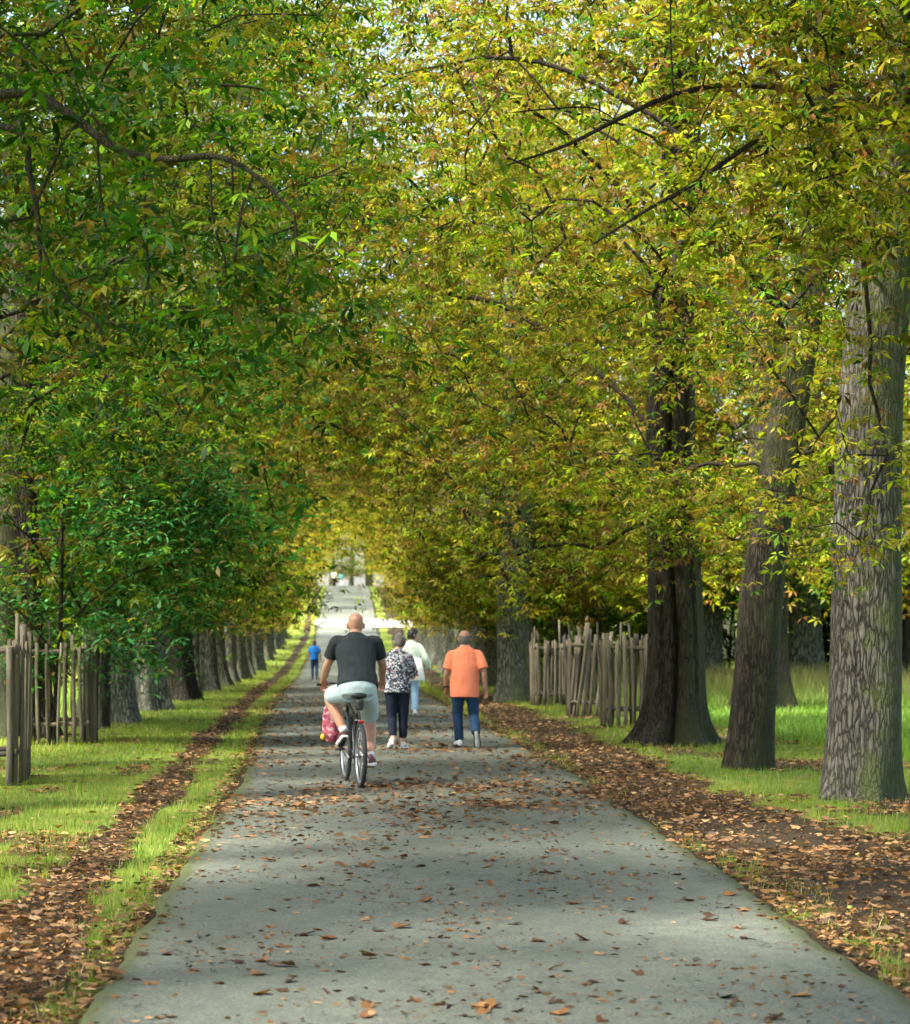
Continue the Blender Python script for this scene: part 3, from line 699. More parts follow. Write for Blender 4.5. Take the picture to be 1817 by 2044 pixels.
k = (x < y*(1817-VX)/FPX+.6) & (x > -(y*VX/FPX+.6)); x, y = x[k], y[k]
off = np.abs(x-road_c(y))-HW; onp = off < 0
g = grass_mask(x, y); n1 = fbm(x*1.2, y*.7, 81); n2 = fbm(x*.5, y*.25, 83)
dv = np.where(g < .5, .24+.5*n1, .012+.035*sstep(.55, .75, n1))
dv = np.where((off > -.02) & (off < .22), np.maximum(dv, .45*n1+.15), dv)
dv = dv*np.where((y < 20) & (x > 2.9), .25+.75*sstep(.42, .6, fbm(x*.9, y*.6, 87)), 1)
# on the asphalt: a drift across the path below the cyclist, more towards both edges beyond him
dr = np.exp(-((y-22.6-.5*(x-road_c(y)))/1.5)**2)*(.35-.13*(x-road_c(y)))
dp = .0085+.03*sstep(16, 20, y)+np.clip(dr, 0, 1)*3.6*n1+.2*sstep(25, 32, y)*n1*sstep(62, 44, y)+.16*sstep(.55, .05, -off)*sstep(24, 34, y)*n1
dp = dp*(.5+1.4*sstep(.4, .65, n1))
dv = np.where(onp, dp, dv)
k = rg.random(len(x)) < dv; x, y, onp = x[k], y[k], onp[k]
nearp = onp & (y < 17.2)
k = ~nearp
u = (x-road_c(y))/HW
z = np.where(onp, road_z(y)+.008+.012*(1-np.clip(u*u, 0, 1)), ground_z(x, y)+.004+.02*rg.random(len(x)))
vk = k & ~onp
litter('leaf_litter', x[vk], y[vk], rg, z[vk], .02, .085, .6, 1.2)
vk = k & onp
litter('path_leaf_litter', x[vk], y[vk], rg, z[vk], .025, .10, .4)
yb = pow_y(rg, 8500, 9.5, 30, 1.3); ub = rg.uniform(-.97, .97, 8500); kb = rg.random(8500) < sstep(.3, .7, fbm(ub*3, yb*.9, 95)); yb, ub = yb[kb], ub[kb]
litter('leaf_crumbs', road_c(yb)+ub*HW, yb, rg, road_z(yb)+.008+.012*(1-ub*ub), .012, .055, .4, .85)
# the nearest leaves on the path are single curled leaves
def dry_leaf(seed):
    r = np.random.default_rng(900+seed); sp = Soup(); nl = int(r.integers(1, 5)); c0 = DRYC[r.integers(0, len(DRYC))]; cols = []
    for k in range(nl):
        a = (k-(nl-1)/2)*r.uniform(.35, .6)+r.normal(0, .1); L = r.uniform(.07, .125)*(1 if nl > 1 else 1.15); w = L*r.uniform(.2, .3); cu = r.uniform(-.1, 1.1); fold = r.uniform(.1, .8); tw = r.normal(0, .5)
        rows = 6; V_ = []
        ang = 0.; px_, pz_ = 0., 0.
        for i in range(rows):
            u = i/(rows-1); ww = w*(math.sin(math.pi*min(1, u*.9+.06)**1.25))**.8+.003
            for sgn in (-1, 0, 1):
                lx, ly, lz = px_, sgn*ww*math.cos(fold), abs(sgn)*ww*math.sin(fold)
                t_ = tw*u; ly, lz = ly*math.cos(t_)-lz*math.sin(t_), ly*math.sin(t_)+lz*math.cos(t_)
                V_.append((lx*math.cos(a)-ly*math.sin(a), lx*math.sin(a)+ly*math.cos(a), pz_+lz))
            ang = cu*u*1.3; px_ += L/(rows-1)*math.cos(ang); pz_ += L/(rows-1)*math.sin(ang)
        q_ = [(i*3+j, i*3+j+1, i*3+j+4, i*3+j+3) for i in range(rows-1) for j in range(2)]
        sp.add(V_, q_); cols += [c0*r.uniform(.75, 1.3)]*(rows*3)
    if r.random() < .5:
        tube(sp, [(0, 0, .004), (-.04, .006, .006), (-.09, .0, .004)], [.0022, .0018, .0015], 4, 2); cols += [c0*.7]*(sp.n-len(cols))
    v = np.concatenate(sp.v); v[:, 2] -= v[:, 2].min(); v[:, :2] -= v[:, :2].mean(0)
    return np_mesh('fallen_leaf', v, np.concatenate(sp.q), np.concatenate(sp.t) if sp.t else None, col=np.array(cols), smooth=True)
DL = [dry_leaf(i) for i in range(16)]
for me in DL: me.materials.append(M_DRY)
cand = [(x[i], y[i]) for i in np.where(nearp)[0]]
rl = random.Random(3); rl.shuffle(cand)
print('near leaves', len(cand))
for (lx, ly) in cand[:290]:
    o = obj('fallen_leaf', rl.choice(DL)); u_ = (lx-float(road_c(ly)))/HW
    o.location = (lx, ly, float(road_z(ly))+.007+.012*(1-u_*u_)); o.rotation_euler = (rl.gauss(0, .12), rl.gauss(0, .12), rl.uniform(0, 6.28)); sc = rl.choice([.25, .3, .4, .45, .5, .6, .8]); o.scale = (sc*1.1, sc*1.1, sc*.6)
    k_ = rl.uniform(.5, 1.05); o.color = (k_, k_*rl.uniform(.85, 1.05), k_*.95, 1)
    tag(o, 'curled dry brown leaf lying on the grey path', 'leaf', 'dry leaves scattered on the near path')
# a few green conker husks on the bare soil
m, n, b = mat('husk_green'); b.inputs['Base Color'].default_value = (.22, .30, .05, 1); b.inputs['Roughness'].default_value = .6
for (px, py, lab) in ((1713, 1710, 'pale green conker husk on bare soil below the right trunk'), (1790, 1880, 'green conker husk in leaf litter at the lower right corner'), (1697, 1813, 'small green conker husk on dark soil midway down the right edge')):
    dd = EYE*FPX/(py-VY); hx = (px-VX)/FPX*dd
    sp = Soup(); ellip(sp, (0, 0, 0), (.017, .017, .016), 12, 8)
    for i in range(14):
        a = i*2.4; zz = -.8+1.6*i/13; rr = math.sqrt(1-zz*zz); c_ = np.array([rr*math.cos(a), rr*math.sin(a), zz]); tube(sp, [c_*.015, c_*.021], [.002, .0006], 5, 1, False)
    tag(obj('conker_husk', sp.mesh('conker_husk'), m, loc=(hx, dd, gz(hx, dd)+.012)), lab, 'husk')

# ------------------------------------------------------------------ wooden picket guards
def wood(name, c1, c2):
    m, n, b = mat(name); v = mapping(n, (14, 14, 1.5)); oi = N(n, 'ShaderNodeObjectInfo')
    va = N(n, 'ShaderNodeVectorMath', operation='ADD'); n.links.new(v, va.inputs[0])
    rs = N(n, 'ShaderNodeMath', operation='MULTIPLY'); rs.inputs[1].default_value = 50; n.links.new(oi.outputs['Random'], rs.inputs[0]); n.links.new(rs.outputs[0], va.inputs[1])
    g = noise(n, 3, 6, .7, va.outputs[0])
    c = mixc(n, ramp(n, [(.3, (0,)*3), (.7, (1,)*3)], g.outputs[0]).outputs[0], c1, c2)
    c = mixc(n, 1.0, c, oi.outputs['Color'], 'MULTIPLY')
    n.links.new(c, b.inputs['Base Color']); b.inputs['Roughness'].default_value = .85; b.inputs['Specular IOR Level'].default_value = .2
    bump(n, b, g.outputs[0], .6, .006); return m
M_WOOD = wood('weathered_wood', (.06, .052, .038), (.185, .162, .118))
M_WOODD = wood('dark_wood', (.018, .014, .010), (.075, .057, .038))
def stick_mesh(w, th, h, seed, bend=.0):
    r = random.Random(seed); sp = Soup(); rows = 6; V_ = []
    for i in range(rows):
        u = i/(rows-1); bx = bend*math.sin(math.pi*u)+r.uniform(-.004, .004); by = r.uniform(-.003, .003); ww = w*(1+r.uniform(-.07, .07))
        for sx, sy in ((-1, -1), (1, -1), (1, 1), (-1, 1)):
            V_.append((bx+sx*ww/2, by+sy*th/2, u*h+(r.uniform(-.025, .02) if i == rows-1 else 0)))
    V_ += [np.mean(V_[:4], axis=0), np.mean(V_[-4:], axis=0)]
    q_, t_ = rings_faces(rows, 4); sp.add(V_, q_, t_); return sp.mesh('picket', False)
STK = [stick_mesh(w, .022, 1.0, i, bnd) for i, (w, bnd) in enumerate([(.05, 0), (.06, .01), (.045, -.012), (.07, .006), (.04, .015), (.055, -.02)])]
def guard(cx, cyy, wx, wy, H, label, seed, lean=0., rails=(.22, .93), woodm=M_WOOD, dens=.085, sides='fblr', tall=()):
    r = random.Random(seed); e = empty('tree_guard', (cx, cyy, gz(cx, cyy)), 0); tag(e, label, 'picket guard', 'wooden picket guards')
    def put(name, me, loc, rot, sc):
        o = obj(name, me, woodm, e); o.location = loc; o.rotation_euler = rot; o.scale = sc
        k = r.uniform(.6, 1.25); o.color = (k*r.uniform(.95, 1.1), k, k*r.uniform(.8, 1.05), 1); return o
    fr = [('f', (-wx/2, -wy/2), (wx/2, -wy/2)), ('b', (wx/2, wy/2), (-wx/2, wy/2)), ('l', (-wx/2, wy/2), (-wx/2, -wy/2)), ('r', (wx/2, -wy/2), (wx/2, wy/2))]
    for key, a, b_ in fr:
        if key not in sides: continue
        a = np.array(a); b_ = np.array(b_); L = np.linalg.norm(b_-a); ang = math.atan2(b_[1]-a[1], b_[0]-a[0]); nrm = np.array([math.sin(ang), -math.cos(ang)])
        for i in range(max(2, int(L/dens))):
            u = (i+.5)/max(2, int(L/dens))+r.uniform(-.018, .018); p = a+(b_-a)*u+nrm*.035
            h = H*r.uniform(.94, 1.05)+(.25 if r.random() < .08 else 0)
            put('picket', r.choice(STK), (p[0], p[1], r.uniform(-.03, .05)), (r.gauss(0, .015), lean+r.gauss(0, .022), ang), (r.uniform(.8, 1.15), 1, h))
        for f_ in rails:
            p = a+nrm*.004
            o = put('rail', STK[1], (p[0]-math.cos(ang)*.03, p[1]-math.sin(ang)*.03, H*f_+r.uniform(-.02, .02)), (0, R_(90)+r.gauss(0, .012), ang), (1.0, 1, L+.06))
    for sx in (-1, 1):
        for sy in (-1, 1):
            put('post', STK[3], (sx*(wx/2-.02), sy*(wy/2-.02), -.1), (0, lean+r.gauss(0, .015), 0), (1.0, 2.6, H*r.uniform(1.05, 1.2)))
    for (tx, ty, th_, lx) in tall:
        put('stake', STK[0], (tx, ty, -.05), (r.gauss(0, .02), lx, 0), (.8, 1.6, th_))
    return e
guard(4.55, 37.95, .70, .8, 1.42, 'picket guard nearest the thick fluted trunk, right of the other two guards', 1, 0, tall=((-.1, .2, 1.75, .02), (.12, .35, 1.7, -.02)), dens=.115)
guard(4.44, 43.2, .62, .8, 1.46, 'crooked picket guard with leaning slats, in the middle of the three', 2, .09, tall=((-.30, -.38, 1.95, .14), (.05, .3, 1.7, .03)), dens=.11)
guard(4.36, 50.2, .70, .9, 1.36, 'farthest picket guard on the right, next to the pale trunk', 3, .0, tall=((-.33, -.4, 1.75, -.02), (.28, .3, 1.9, -.03)), dens=.11)
guard(-4.07, 32.6, .86, .9, 1.42, 'dark picket guard round the bluish green young tree on the left', 4, .0, woodm=M_WOODD, dens=.11, tall=((-.15, -.1, 1.75, 0),))
guard(-3.98, 25.0, .86, .9, 1.56, 'nearest picket guard, cut by the left edge of the photo', 5, .0, woodm=M_WOODD, dens=.13, tall=((.40, -.36, 1.85, .02),))
# pale stone block in the meadow
m, n, b = mat('pale_stone'); oc = mapping(n, (1, 1, 1)); g = noise(n, 9, 6, .7, oc)
n.links.new(mixc(n, g.outputs[0], (.22, .19, .16), (.48, .44, .4)), b.inputs['Base Color']); b.inputs['Roughness'].default_value = .9; bump(n, b, g.outputs[0], .5, .02)
dd = 46.5; sx_ = (1540-VX)/FPX*dd
bm = bmesh.new(); bmesh.ops.create_cube(bm, size=1); bmesh.ops.scale(bm, vec=(.19, .16, .5), verts=bm.verts); bmesh.ops.bevel(bm, geom=bm.edges[:], offset=.025, segments=2, affect='EDGES')
for v in bm.verts: v.co += Vector((random.Random(v.index).uniform(-.006, .006), 0, 0))
me = bpy.data.meshes.new('boundary_stone'); bm.to_mesh(me); bm.free()
tag(obj('boundary_stone', me, m, loc=(sx_, dd, gz(sx_, dd)+.2)), 'small pale stone post standing in the meadow grass', 'stone')

# ------------------------------------------------------------------ people
def fabric(name, col, rough=.85, var=.18, scale=25, coarse=4):
    m, n, b = mat(name); oc = mapping(n, (1, 1, 1)); a = noise(n, coarse, 4, .6, oc); f = noise(n, scale*8, 2, .6, oc)
    c = mixc(n, a.outputs[0], tuple(x*(1-var) for x in col), tuple(min(1, x*(1+var)) for x in col))
    n.links.new(c, b.inputs['Base Color']); b.inputs['Roughness'].default_value = rough; b.inputs['Specular IOR Level'].default_value = .15
    w = noise(n, scale, 3, .5, mapping(n, (1, 1, .45)))
    bump(n, b, w.outputs[0], .35, .02); return m
def plain(name, col, rough=.5, metal=0.):
    m, n, b = mat(name); oc = mapping(n, (1, 1, 1)); a = noise(n, 14, 4, .6, oc)
    n.links.new(mixc(n, a.outputs[0], tuple(x*.85 for x in col), tuple(min(1, x*1.12) for x in col)), b.inputs['Base Color'])
    b.inputs['Roughness'].default_value = rough; b.inputs['Metallic'].default_value = metal; return m
M_SKIN = plain('skin_tan', (.42, .22, .145), .5); M_SKIN2 = plain('skin_warm', (.36, .19, .125), .5); M_SKIN3 = plain('skin_light', (.50, .30, .21), .5)
M_TEE = fabric('charcoal_tee', (.026, .032, .036), var=.08); M_SHORT = fabric('pale_blue_denim', (.40, .50, .51), var=.12)
M_POLO = fabric('coral_polo', (.85, .25, .135), var=.1); M_JEANS = fabric('blue_jeans', (.018, .045, .10), var=.45, coarse=5); M_NAVY = fabric('navy_trousers', (.012, .016, .03), var=.3)
M_LJEAN = fabric('light_jeans', (.30, .46, .62)); M_BLUE = fabric('blue_shirt', (.015, .14, .46)); M_WHITE = fabric('white_cloth', (.78, .78, .74), var=.05); M_BLACK = fabric('black_cloth', (.012, .012, .014))
M_COLLAR = fabric('grey_collar', (.30, .33, .38)); M_TEAL = fabric('teal_cloth', (.08, .35, .33))
M_SHOEW = plain('white_shoe', (.72, .74, .73), .5); M_SHOED = plain('maroon_shoe', (.09, .03, .035), .6); M_SOLEW = plain('white_sole', (.75, .74, .70), .6); M_SOLEB = plain('black_sole', (.018, .018, .018), .7); M_SOLEG = plain('grey_sole', (.40, .41, .38), .7)
M_HAIRG = fabric('grey_hair', (.13, .12, .11), .7, .45, 90, 45); M_HAIRK = plain('black_hair', (.012, .010, .009), .55); M_HAIRB = plain('dark_brown_hair', (.03, .018, .01), .6)
m, n, b = mat('floral_blouse'); oc = mapping(n, (1, 1, 1)); vo = N(n, 'ShaderNodeTexVoronoi'); vo.inputs['Scale'].default_value = 58
wn = noise(n, 30, 3, .6, oc); wa = N(n, 'ShaderNodeVectorMath', operation='MULTIPLY_ADD'); wa.inputs[1].default_value = (.05,)*3; n.links.new(wn.outputs['Color'], wa.inputs[0]); n.links.new(oc, wa.inputs[2]); n.links.new(wa.outputs[0], vo.inputs['Vector'])
sc_ = N(n, 'ShaderNodeSeparateColor'); n.links.new(vo.outputs['Color'], sc_.inputs[0])
fr = ramp(n, [(0, (.012, .016, .03)), (.40, (.03, .035, .05)), (.52, (.08, .14, .22)), (.64, (.34, .36, .40)), (.78, (.58, .58, .60)), (.9, (.30, .15, .17))], sc_.outputs[0]); fr.color_ramp.interpolation = 'CONSTANT'
n.links.new(fr.outputs[0], b.inputs['Base Color']); b.inputs['Roughness'].default_value = .8; bump(n, b, noise(n, 25, 3, .5, oc).outputs[0], .3, .02); M_FLORAL = m
m, n, b = mat('pale_print_jacket'); oc = mapping(n, (1, 1, 1)); g = noise(n, 22, 3, .6, oc)
n.links.new(ramp(n, [(.0, (.72, .80, .66)), (.56, (.70, .80, .64)), (.60, (.30, .48, .28)), (.68, (.78, .80, .70)), (.74, (.55, .25, .2))], g.outputs[0]).outputs[0], b.inputs['Base Color']); b.inputs['Roughness'].default_value = .8; M_JACKET = m

def remesh(sp, vox, smooth=4, name='body', fold=0., fs=(9, 9, 5), seed=0):
    me = sp.mesh(name); o = bpy.data.objects.new('tmp', me); C.objects.link(o)
    r = o.modifiers.new('r', 'REMESH'); r.mode = 'VOXEL'; r.voxel_size = vox; r.use_smooth_shade = True
    if smooth: q = o.modifiers.new('s', 'SMOOTH'); q.factor = .5; q.iterations = smooth
    dg = bpy.context.evaluated_depsgraph_get(); dg.update()
    out = bpy.data.meshes.new_from_object(o.evaluated_get(dg)); out.name = name
    bpy.data.objects.remove(o); bpy.data.meshes.remove(me)
    if fold:
        nv = len(out.vertices); co = np.empty(nv*3, np.float32); no = np.empty(nv*3, np.float32); out.vertices.foreach_get('co', co); out.vertices.foreach_get('normal', no)
        co = co.reshape(-1, 3); no = no.reshape(-1, 3)
        w = fbm(co[:, 0]*fs[0]+co[:, 1]*fs[1]*.6+seed, co[:, 2]*fs[2]+co[:, 1]*fs[1]*.8, 91+seed, 3)-.5
        co = co+no*(w*2*fold)[:, None]; out.vertices.foreach_set('co', co.astype(np.float32).ravel()); out.update()
    out.polygons.foreach_set('use_smooth', np.ones(len(out.polygons), bool))
    return out
def V3(*a): return np.array(a, float)
def unit(v): v = np.asarray(v, float); return v/(np.linalg.norm(v)+1e-9)
def torso(sp, rows, lat=(1, 0, 0), n=28):
    """rows: (centre, rx, ry); rings square to the spine, flat sides across lat"""
    P = np.array([r[0] for r in rows], float); T = np.gradient(P, axis=0); lat = np.asarray(lat, float); rg_ = []
    for (c, rx, ry), t in zip(rows, T):
        t = unit(t); a = unit(lat-t*np.dot(lat, t)); b_ = np.cross(t, a); rg_.append((np.asarray(c, float), a*rx, b_*ry))
    # interpolate rings smoothly
    out = []
    for i in range(len(rg_)-1):
        for u in (0, .34, .67):
            k = u*u*(3-2*u); out.append(tuple(rg_[i][q]*(1-k)+rg_[i+1][q]*k if q else rg_[i][q]*(1-u)+rg_[i+1][q]*u for q in range(3)))
    out.append(rg_[-1]); loft(sp, out, n)
def hand(sp, wrist, d, nrm, side, curl=.5, k=1.0):
    d = unit(d); nrm = unit(np.asarray(nrm)-d*np.dot(nrm, d)); w = np.cross(d, nrm)*side      # w towards the thumb
    wr = np.asarray(wrist, float); pl = .092*k
    loft(sp, [(wr-d*.012, w*.024*k, nrm*.017*k), (wr+d*.02, w*.031*k, nrm*.016*k), (wr+d*.06*k, w*.041*k, nrm*.016*k), (wr+d*pl, w*.040*k, nrm*.013*k), (wr+d*(pl+.008), w*.034*k, nrm*.007*k)], 14)
    for i, (o, L) in enumerate(((.029, .072), (.010, .082), (-.010, .077), (-.029, .060))):
        p = wr+d*(pl-.012)+w*o*k; pts = [p]; a = 0.15*curl; dirv = d
        for sgl in (.45, .32, .25):
            a += curl*.62; dirv = d*math.cos(a)+nrm*math.sin(a); p = p+dirv*L*k*sgl; pts.append(p)
        tube(sp, pts, [.0095*k, .009*k, .0082*k, .0072*k], 8, 2)
    p = wr+d*.028*k+w*.028*k; t1_ = unit(w*.75+d*.6+nrm*.25); t2_ = unit(w*.25+d*.85+nrm*(.3+.5*curl))
    tube(sp, [p-t1_*.01, p+t1_*.035*k, p+t1_*.035*k+t2_*.03*k, p+t1_*.035*k+t2_*.052*k], [.013*k, .0115*k, .0095*k, .008*k], 8, 2)
def head(sp, c, up, fwd, k=1.0):
    up = unit(up); fwd = unit(np.asarray(fwd)-up*np.dot(fwd, up)); lat = np.cross(fwd, up); c = np.asarray(c, float)
    rows = [(-.115, .028, .034, .040), (-.095, .046, .052, .026), (-.065, .062, .074, .010), (-.03, .070, .086, .0), (.01, .0755, .094, -.004), (.045, .0765, .097, -.006), (.075, .070, .088, -.006), (.098, .053, .066, -.006), (.113, .028, .036, -.006), (.1175, .006, .008, -.006)]
    loft(sp, [(c+up*h*k+fwd*o*k, lat*rx*k, fwd*ry*k) for h, rx, ry, o in rows], 24)
    for s_ in (-1, 1):
        e = c+lat*s_*.082*k-up*.008*k-fwd*.004*k
        loft(sp, [(e-up*.032*k, lat*.006*k, fwd*.006*k), (e-up*.02*k+lat*s_*.004*k, lat*.009*k, fwd*.012*k), (e+up*.012*k+lat*s_*.008*k-fwd*.004*k, lat*.010*k, fwd*.018*k), (e+up*.028*k+lat*s_*.005*k, lat*.006*k, fwd*.010*k)], 10)
        ey = c+fwd*.083*k+lat*s_*.030*k+up*.004*k; ellip(sp, ey, (.013*k,)*3, 10, 6)
    tube(sp, [c+fwd*.088*k+up*.012*k, c+fwd*.103*k-up*.018*k, c+fwd*.112*k-up*.034*k, c+fwd*.094*k-up*.042*k], [.009*k, .011*k, .014*k, .010*k], 10, 2)
    tube(sp, [c+fwd*.088*k-up*.066*k-lat*.022*k, c+fwd*.096*k-up*.066*k, c+fwd*.088*k-up*.066*k+lat*.022*k], [.006*k, .009*k, .006*k], 8, 2)
    return lat, fwd, up
def shoe(parent, heel, toe, up, mu, ms, k=1.0, thick=.026, grey=None):
    heel = np.asarray(heel, float); toe = np.asarray(toe, float); f = unit(toe-heel); up = unit(np.asarray(up)-f*np.dot(up, f)); lat = np.cross(f, up); L = np.linalg.norm(toe-heel)
    ts = [0, .03, .12, .28, .45, .65, .82, .94, 1.0]; hw = [.016, .027, .034, .034, .034, .042, .042, .030, .012]; hh = [.05, .075, .088, .090, .080, .060, .048, .036, .018]
    sp = Soup(); loft(sp, [(heel+f*t*L+up*(thick+h*k/2-.004), lat*w*k, up*h*k/2) for t, w, h in zip(ts, hw, hh)], 18)
    s1 = obj('shoe', remesh(sp, .008, 2, 'shoe'), mu, parent)
    sp = Soup(); rr = []
    for t, w in zip(ts, hw): rr.append((heel+f*(t*L*1.03-.006)+up*thick/2, w))
    V_ = []
    for (p, w) in rr:
        for a, b_ in ((-1.1, -.5), (1.1, -.5), (1.14, .5), (-1.14, .5)): V_.append(p+lat*a*w*k+up*b_*thick)
    V_ += [V_[0], V_[-1]]; q_, t_ = rings_faces(len(rr), 4); sp.add(V_, q_, t_); sole = obj('sole', sp.mesh('sole', False), ms, s1)
    if grey is not None:
        sp = Soup(); V_ = []
        for (p, w) in rr:
            for a, b_ in ((-.72, -.62), (.72, -.62), (.72, -.45), (-.72, -.45)): V_.append(p+lat*a*w*k+up*b_*thick)
        V_ += [V_[0], V_[-1]]; sp.add(V_, q_, t_); obj('tread', sp.mesh('tread', False), grey, s1)
def arm(sp, sh, el, wr, k=1.0, r=(.052, .046, .041, .043, .030)):
    sh, el, wr = map(np.asarray, (sh, el, wr)); sh = sh-V3(.02*np.sign(sh[0]), 0, .04); tube(sp, [sh, sh*.5+el*.5, el, el*.65+wr*.35, wr], np.array(r)*k, 14, 3)
def leg(sp, hp, kn, an, k=1.0, r=(.085, .074, .056, .058, .036)):
    hp, kn, an = map(np.asarray, (hp, kn, an)); c = kn*.65+an*.35; tube(sp, [hp, hp*.5+kn*.5, kn, c, an], np.array(r)*k, 16, 3)
def foot(sp, an, heel, toe, up=(0, 0, 1)):
    heel = np.asarray(heel, float); toe = np.asarray(toe, float); f = unit(toe-heel); up = unit(np.asarray(up)-f*np.dot(up, f))
    tube(sp, [np.asarray(an, float), heel+f*.05+up*.06, heel+f*.14+up*.05, toe-f*.03+up*.035], [.034, .034, .033, .022], 12, 3)
def hair_cap(parent, c, lat, fwd, up, matl, k=1.0, lo=-.075, back=1.0, scale=1.09, rough=.006, seed=1, front=.55):
    sp = Soup(); ellip(sp, V3(0, 0, 0), (.0775*scale*k, .097*scale*k, .113*scale*k), 28, 20)
    v = np.concatenate(sp.v)
    # the cap ends at the hairline: forehead open at the front, nape at the back
    yy = v[:, 1]/(.097*k); low = np.where(yy > .35, .03*k+(yy-.35)*.06*k, lo*k)
    v[:, 2] = np.maximum(v[:, 2], low-.004*k)
    v += (np.random.default_rng(seed).normal(0, rough, v.shape))
    w = np.asarray(c)+np.outer(v[:, 0], lat)+np.outer(v[:, 1]-.006*k, fwd)+np.outer(v[:, 2]+.004*k, up)
    s2 = Soup(); s2.add(w, np.concatenate(sp.q), np.concatenate(sp.t)); return obj('hair', remesh(s2, .009, 2, 'hair', .004, (60, 60, 60), seed), matl, parent)
def hair_band(parent, c, lat, fwd, up, matl, k=1.0, top=.062):
    V_ = []; rows = 9; colsn = 30
    for i in range(rows):
        h = -.075+(top+.075)*i/(rows-1)
        prof = math.sqrt(max(.05, 1-(h/.118)**2)); edge = 1.055 if 0 < i < rows-1 else .97
        for j in range(colsn):
            a = -R_(118)+R_(236)*j/(colsn-1); e2 = edge if 0 < j < colsn-1 else .97
            V_.append(np.asarray(c)+lat*.077*k*prof*e2*math.sin(a)-fwd*(.097*k*prof*e2*math.cos(a)+.005)+up*h*k)
    ii = (np.arange(rows-1)[:, None]*colsn+np.arange(colsn-1)[None]).ravel()
    return obj('hair', np_mesh('hair', np.array(V_), np.stack([ii, ii+1, ii+colsn+1, ii+colsn], -1), smooth=True), matl, parent)

def walker(e, spec, k):
    """upright figure facing +Y in the empty's frame; lengths for a 1.70 m body times k"""
    J = {a: V3(*p)*k for a, p in spec['J'].items()}; vox = spec.get('vox', .0085)
    sp = Soup(); pv, ck, nk = J['pelvis'], J['chest'], J['neck']
    bw = spec.get('bw', 1.0)
    torso(sp, [(pv-V3(0, 0, .11)*k, .10*k, .075*k), (pv-V3(0, 0, .06)*k, .155*k*bw, .11*k), (pv, .165*k*bw, .115*k), (pv*.5+ck*.5, .145*k*bw, .105*k), (ck, .165*k*bw, .115*k), (ck*.45+nk*.55, .165*k, .10*k), (nk-V3(0, 0, .045)*k, .11*k, .075*k), (nk, .058*k, .058*k)])
    tube(sp, [nk-V3(0, 0, .03)*k, J['head']-V3(0, .012, .06)*k], [.056*k, .052*k], 14, 2)
    la, fw, up = head(sp, J['head'], spec.get('hup', (0, 0, 1)), spec.get('hfwd', (0, 1, 0)), k*spec.get('hk', 1.0))
    for s_ in 'LR':
        arm(sp, J['sh'+s_], J['el'+s_], J['wr'+s_], k); leg(sp, J['hip'+s_], J['kn'+s_], J['an'+s_], k); foot(sp, J['an'+s_], J['he'+s_], J['to'+s_], J.get('up'+s_, V3(0, 0, 1)))
        hd = spec.get('hd'+s_, J['wr'+s_]-J['el'+s_]); hand(sp, J['wr'+s_], hd, spec.get('hn'+s_, (1 if s_ == 'L' else -1, 0, 0)), spec.get('hs'+s_, -1 if s_ == 'L' else 1), spec.get('curl', .5), k)
    obj('body', remesh(sp, vox, 2, 'body'), spec['skin'], e)
    # top
    sp = Soup(); torso(sp, [(V3(*c)*k, rx*k, ry*k) for c, rx, ry in spec['top']])
    for s_ in 'LR':
        a, b_, f_ = J['sh'+s_], J['el'+s_], spec['sleeve']; r0, r1 = spec['sleeve_r']
        i0 = a*.45+ck*.55; i0[2] = a[2]-.03*k; a = a-V3(0, 0, .028*k)+V3(-.012*k*np.sign(a[0]), 0, 0)
        if f_ <= 1: pts = [i0, a, a*(1-f_*.5)+b_*f_*.5, a*(1-f_)+b_*f_]; rr = [r0*k*.8, r0*k*.86, r0*k, r1*k]
        else:
            w_ = J['wr'+s_]; g_ = f_-1; pts = [i0, a, b_, b_*(1-g_)+w_*g_]; rr = [r0*k*.8, r0*k*.9, (r0+r1)/2*k, r1*k]
        tube(sp, pts, rr, 16, 5, False)
    tp = obj(spec.get('topname', 'shirt'), remesh(sp, max(vox, .0105), 3, 'shirt', spec.get('fold', .006), (8, 8, 4), 3), spec['topm'], e)
    if spec.get('collar'):
        sp = Soup(); c_ = nk; th = np.linspace(0, 2*np.pi, 24, endpoint=False); rg_ = []
        for h, r in ((-.035, .088), (0.0, .076), (.028, .069), (.030, .060), (.0, .062)): rg_.append((c_+V3(0, 0, h)*k, V3(r, 0, 0)*k, V3(0, r*.95, 0)*k))
        loft(sp, rg_, 24); obj('collar', sp.mesh('collar'), spec['collar'], tp)
    # trousers
    sp = Soup(); torso(sp, [(pv-V3(0, 0, .13)*k, .11*k, .085*k), (pv-V3(0, 0, .07)*k, .172*k*bw, .125*k), (pv, .178*k*bw, .128*k), (pv+V3(0, 0, .09)*k, .165*k*bw, .122*k)])
    f_ = spec.get('leg_end', .96); rl_ = spec.get('leg_r', (.098, .086, .068, .066, .058))
    for s_ in 'LR':
        a, b_, c_ = J['hip'+s_], J['kn'+s_], J['an'+s_]; end = b_*(1-f_)+c_*f_
        tube(sp, [a, a*.5+b_*.5, b_, b_*.6+end*.4, end], np.array(rl_)*k, 16, 4, False)
    obj('trousers', remesh(sp, max(vox, .0105), 3, 'trousers', .005, (10, 10, 9), 5), spec['legm'], e)
    for s_ in 'LR': shoe(e, J['he'+s_], J['to'+s_], J.get('up'+s_, V3(0, 0, 1)), spec['shoem'], spec['solem'], k*spec.get('shoek', 1.0), grey=spec.get('tread'))
    if spec['hair'] == 'band': hair_band(e, J['head'], la, fw, up, spec['hairm'], k*spec.get('hk', 1.0))
    elif spec['hair']: hair_cap(e, J['head'], la, fw, up, spec['hairm'], k*spec.get('hk', 1.0), **spec.get('haira', {}))
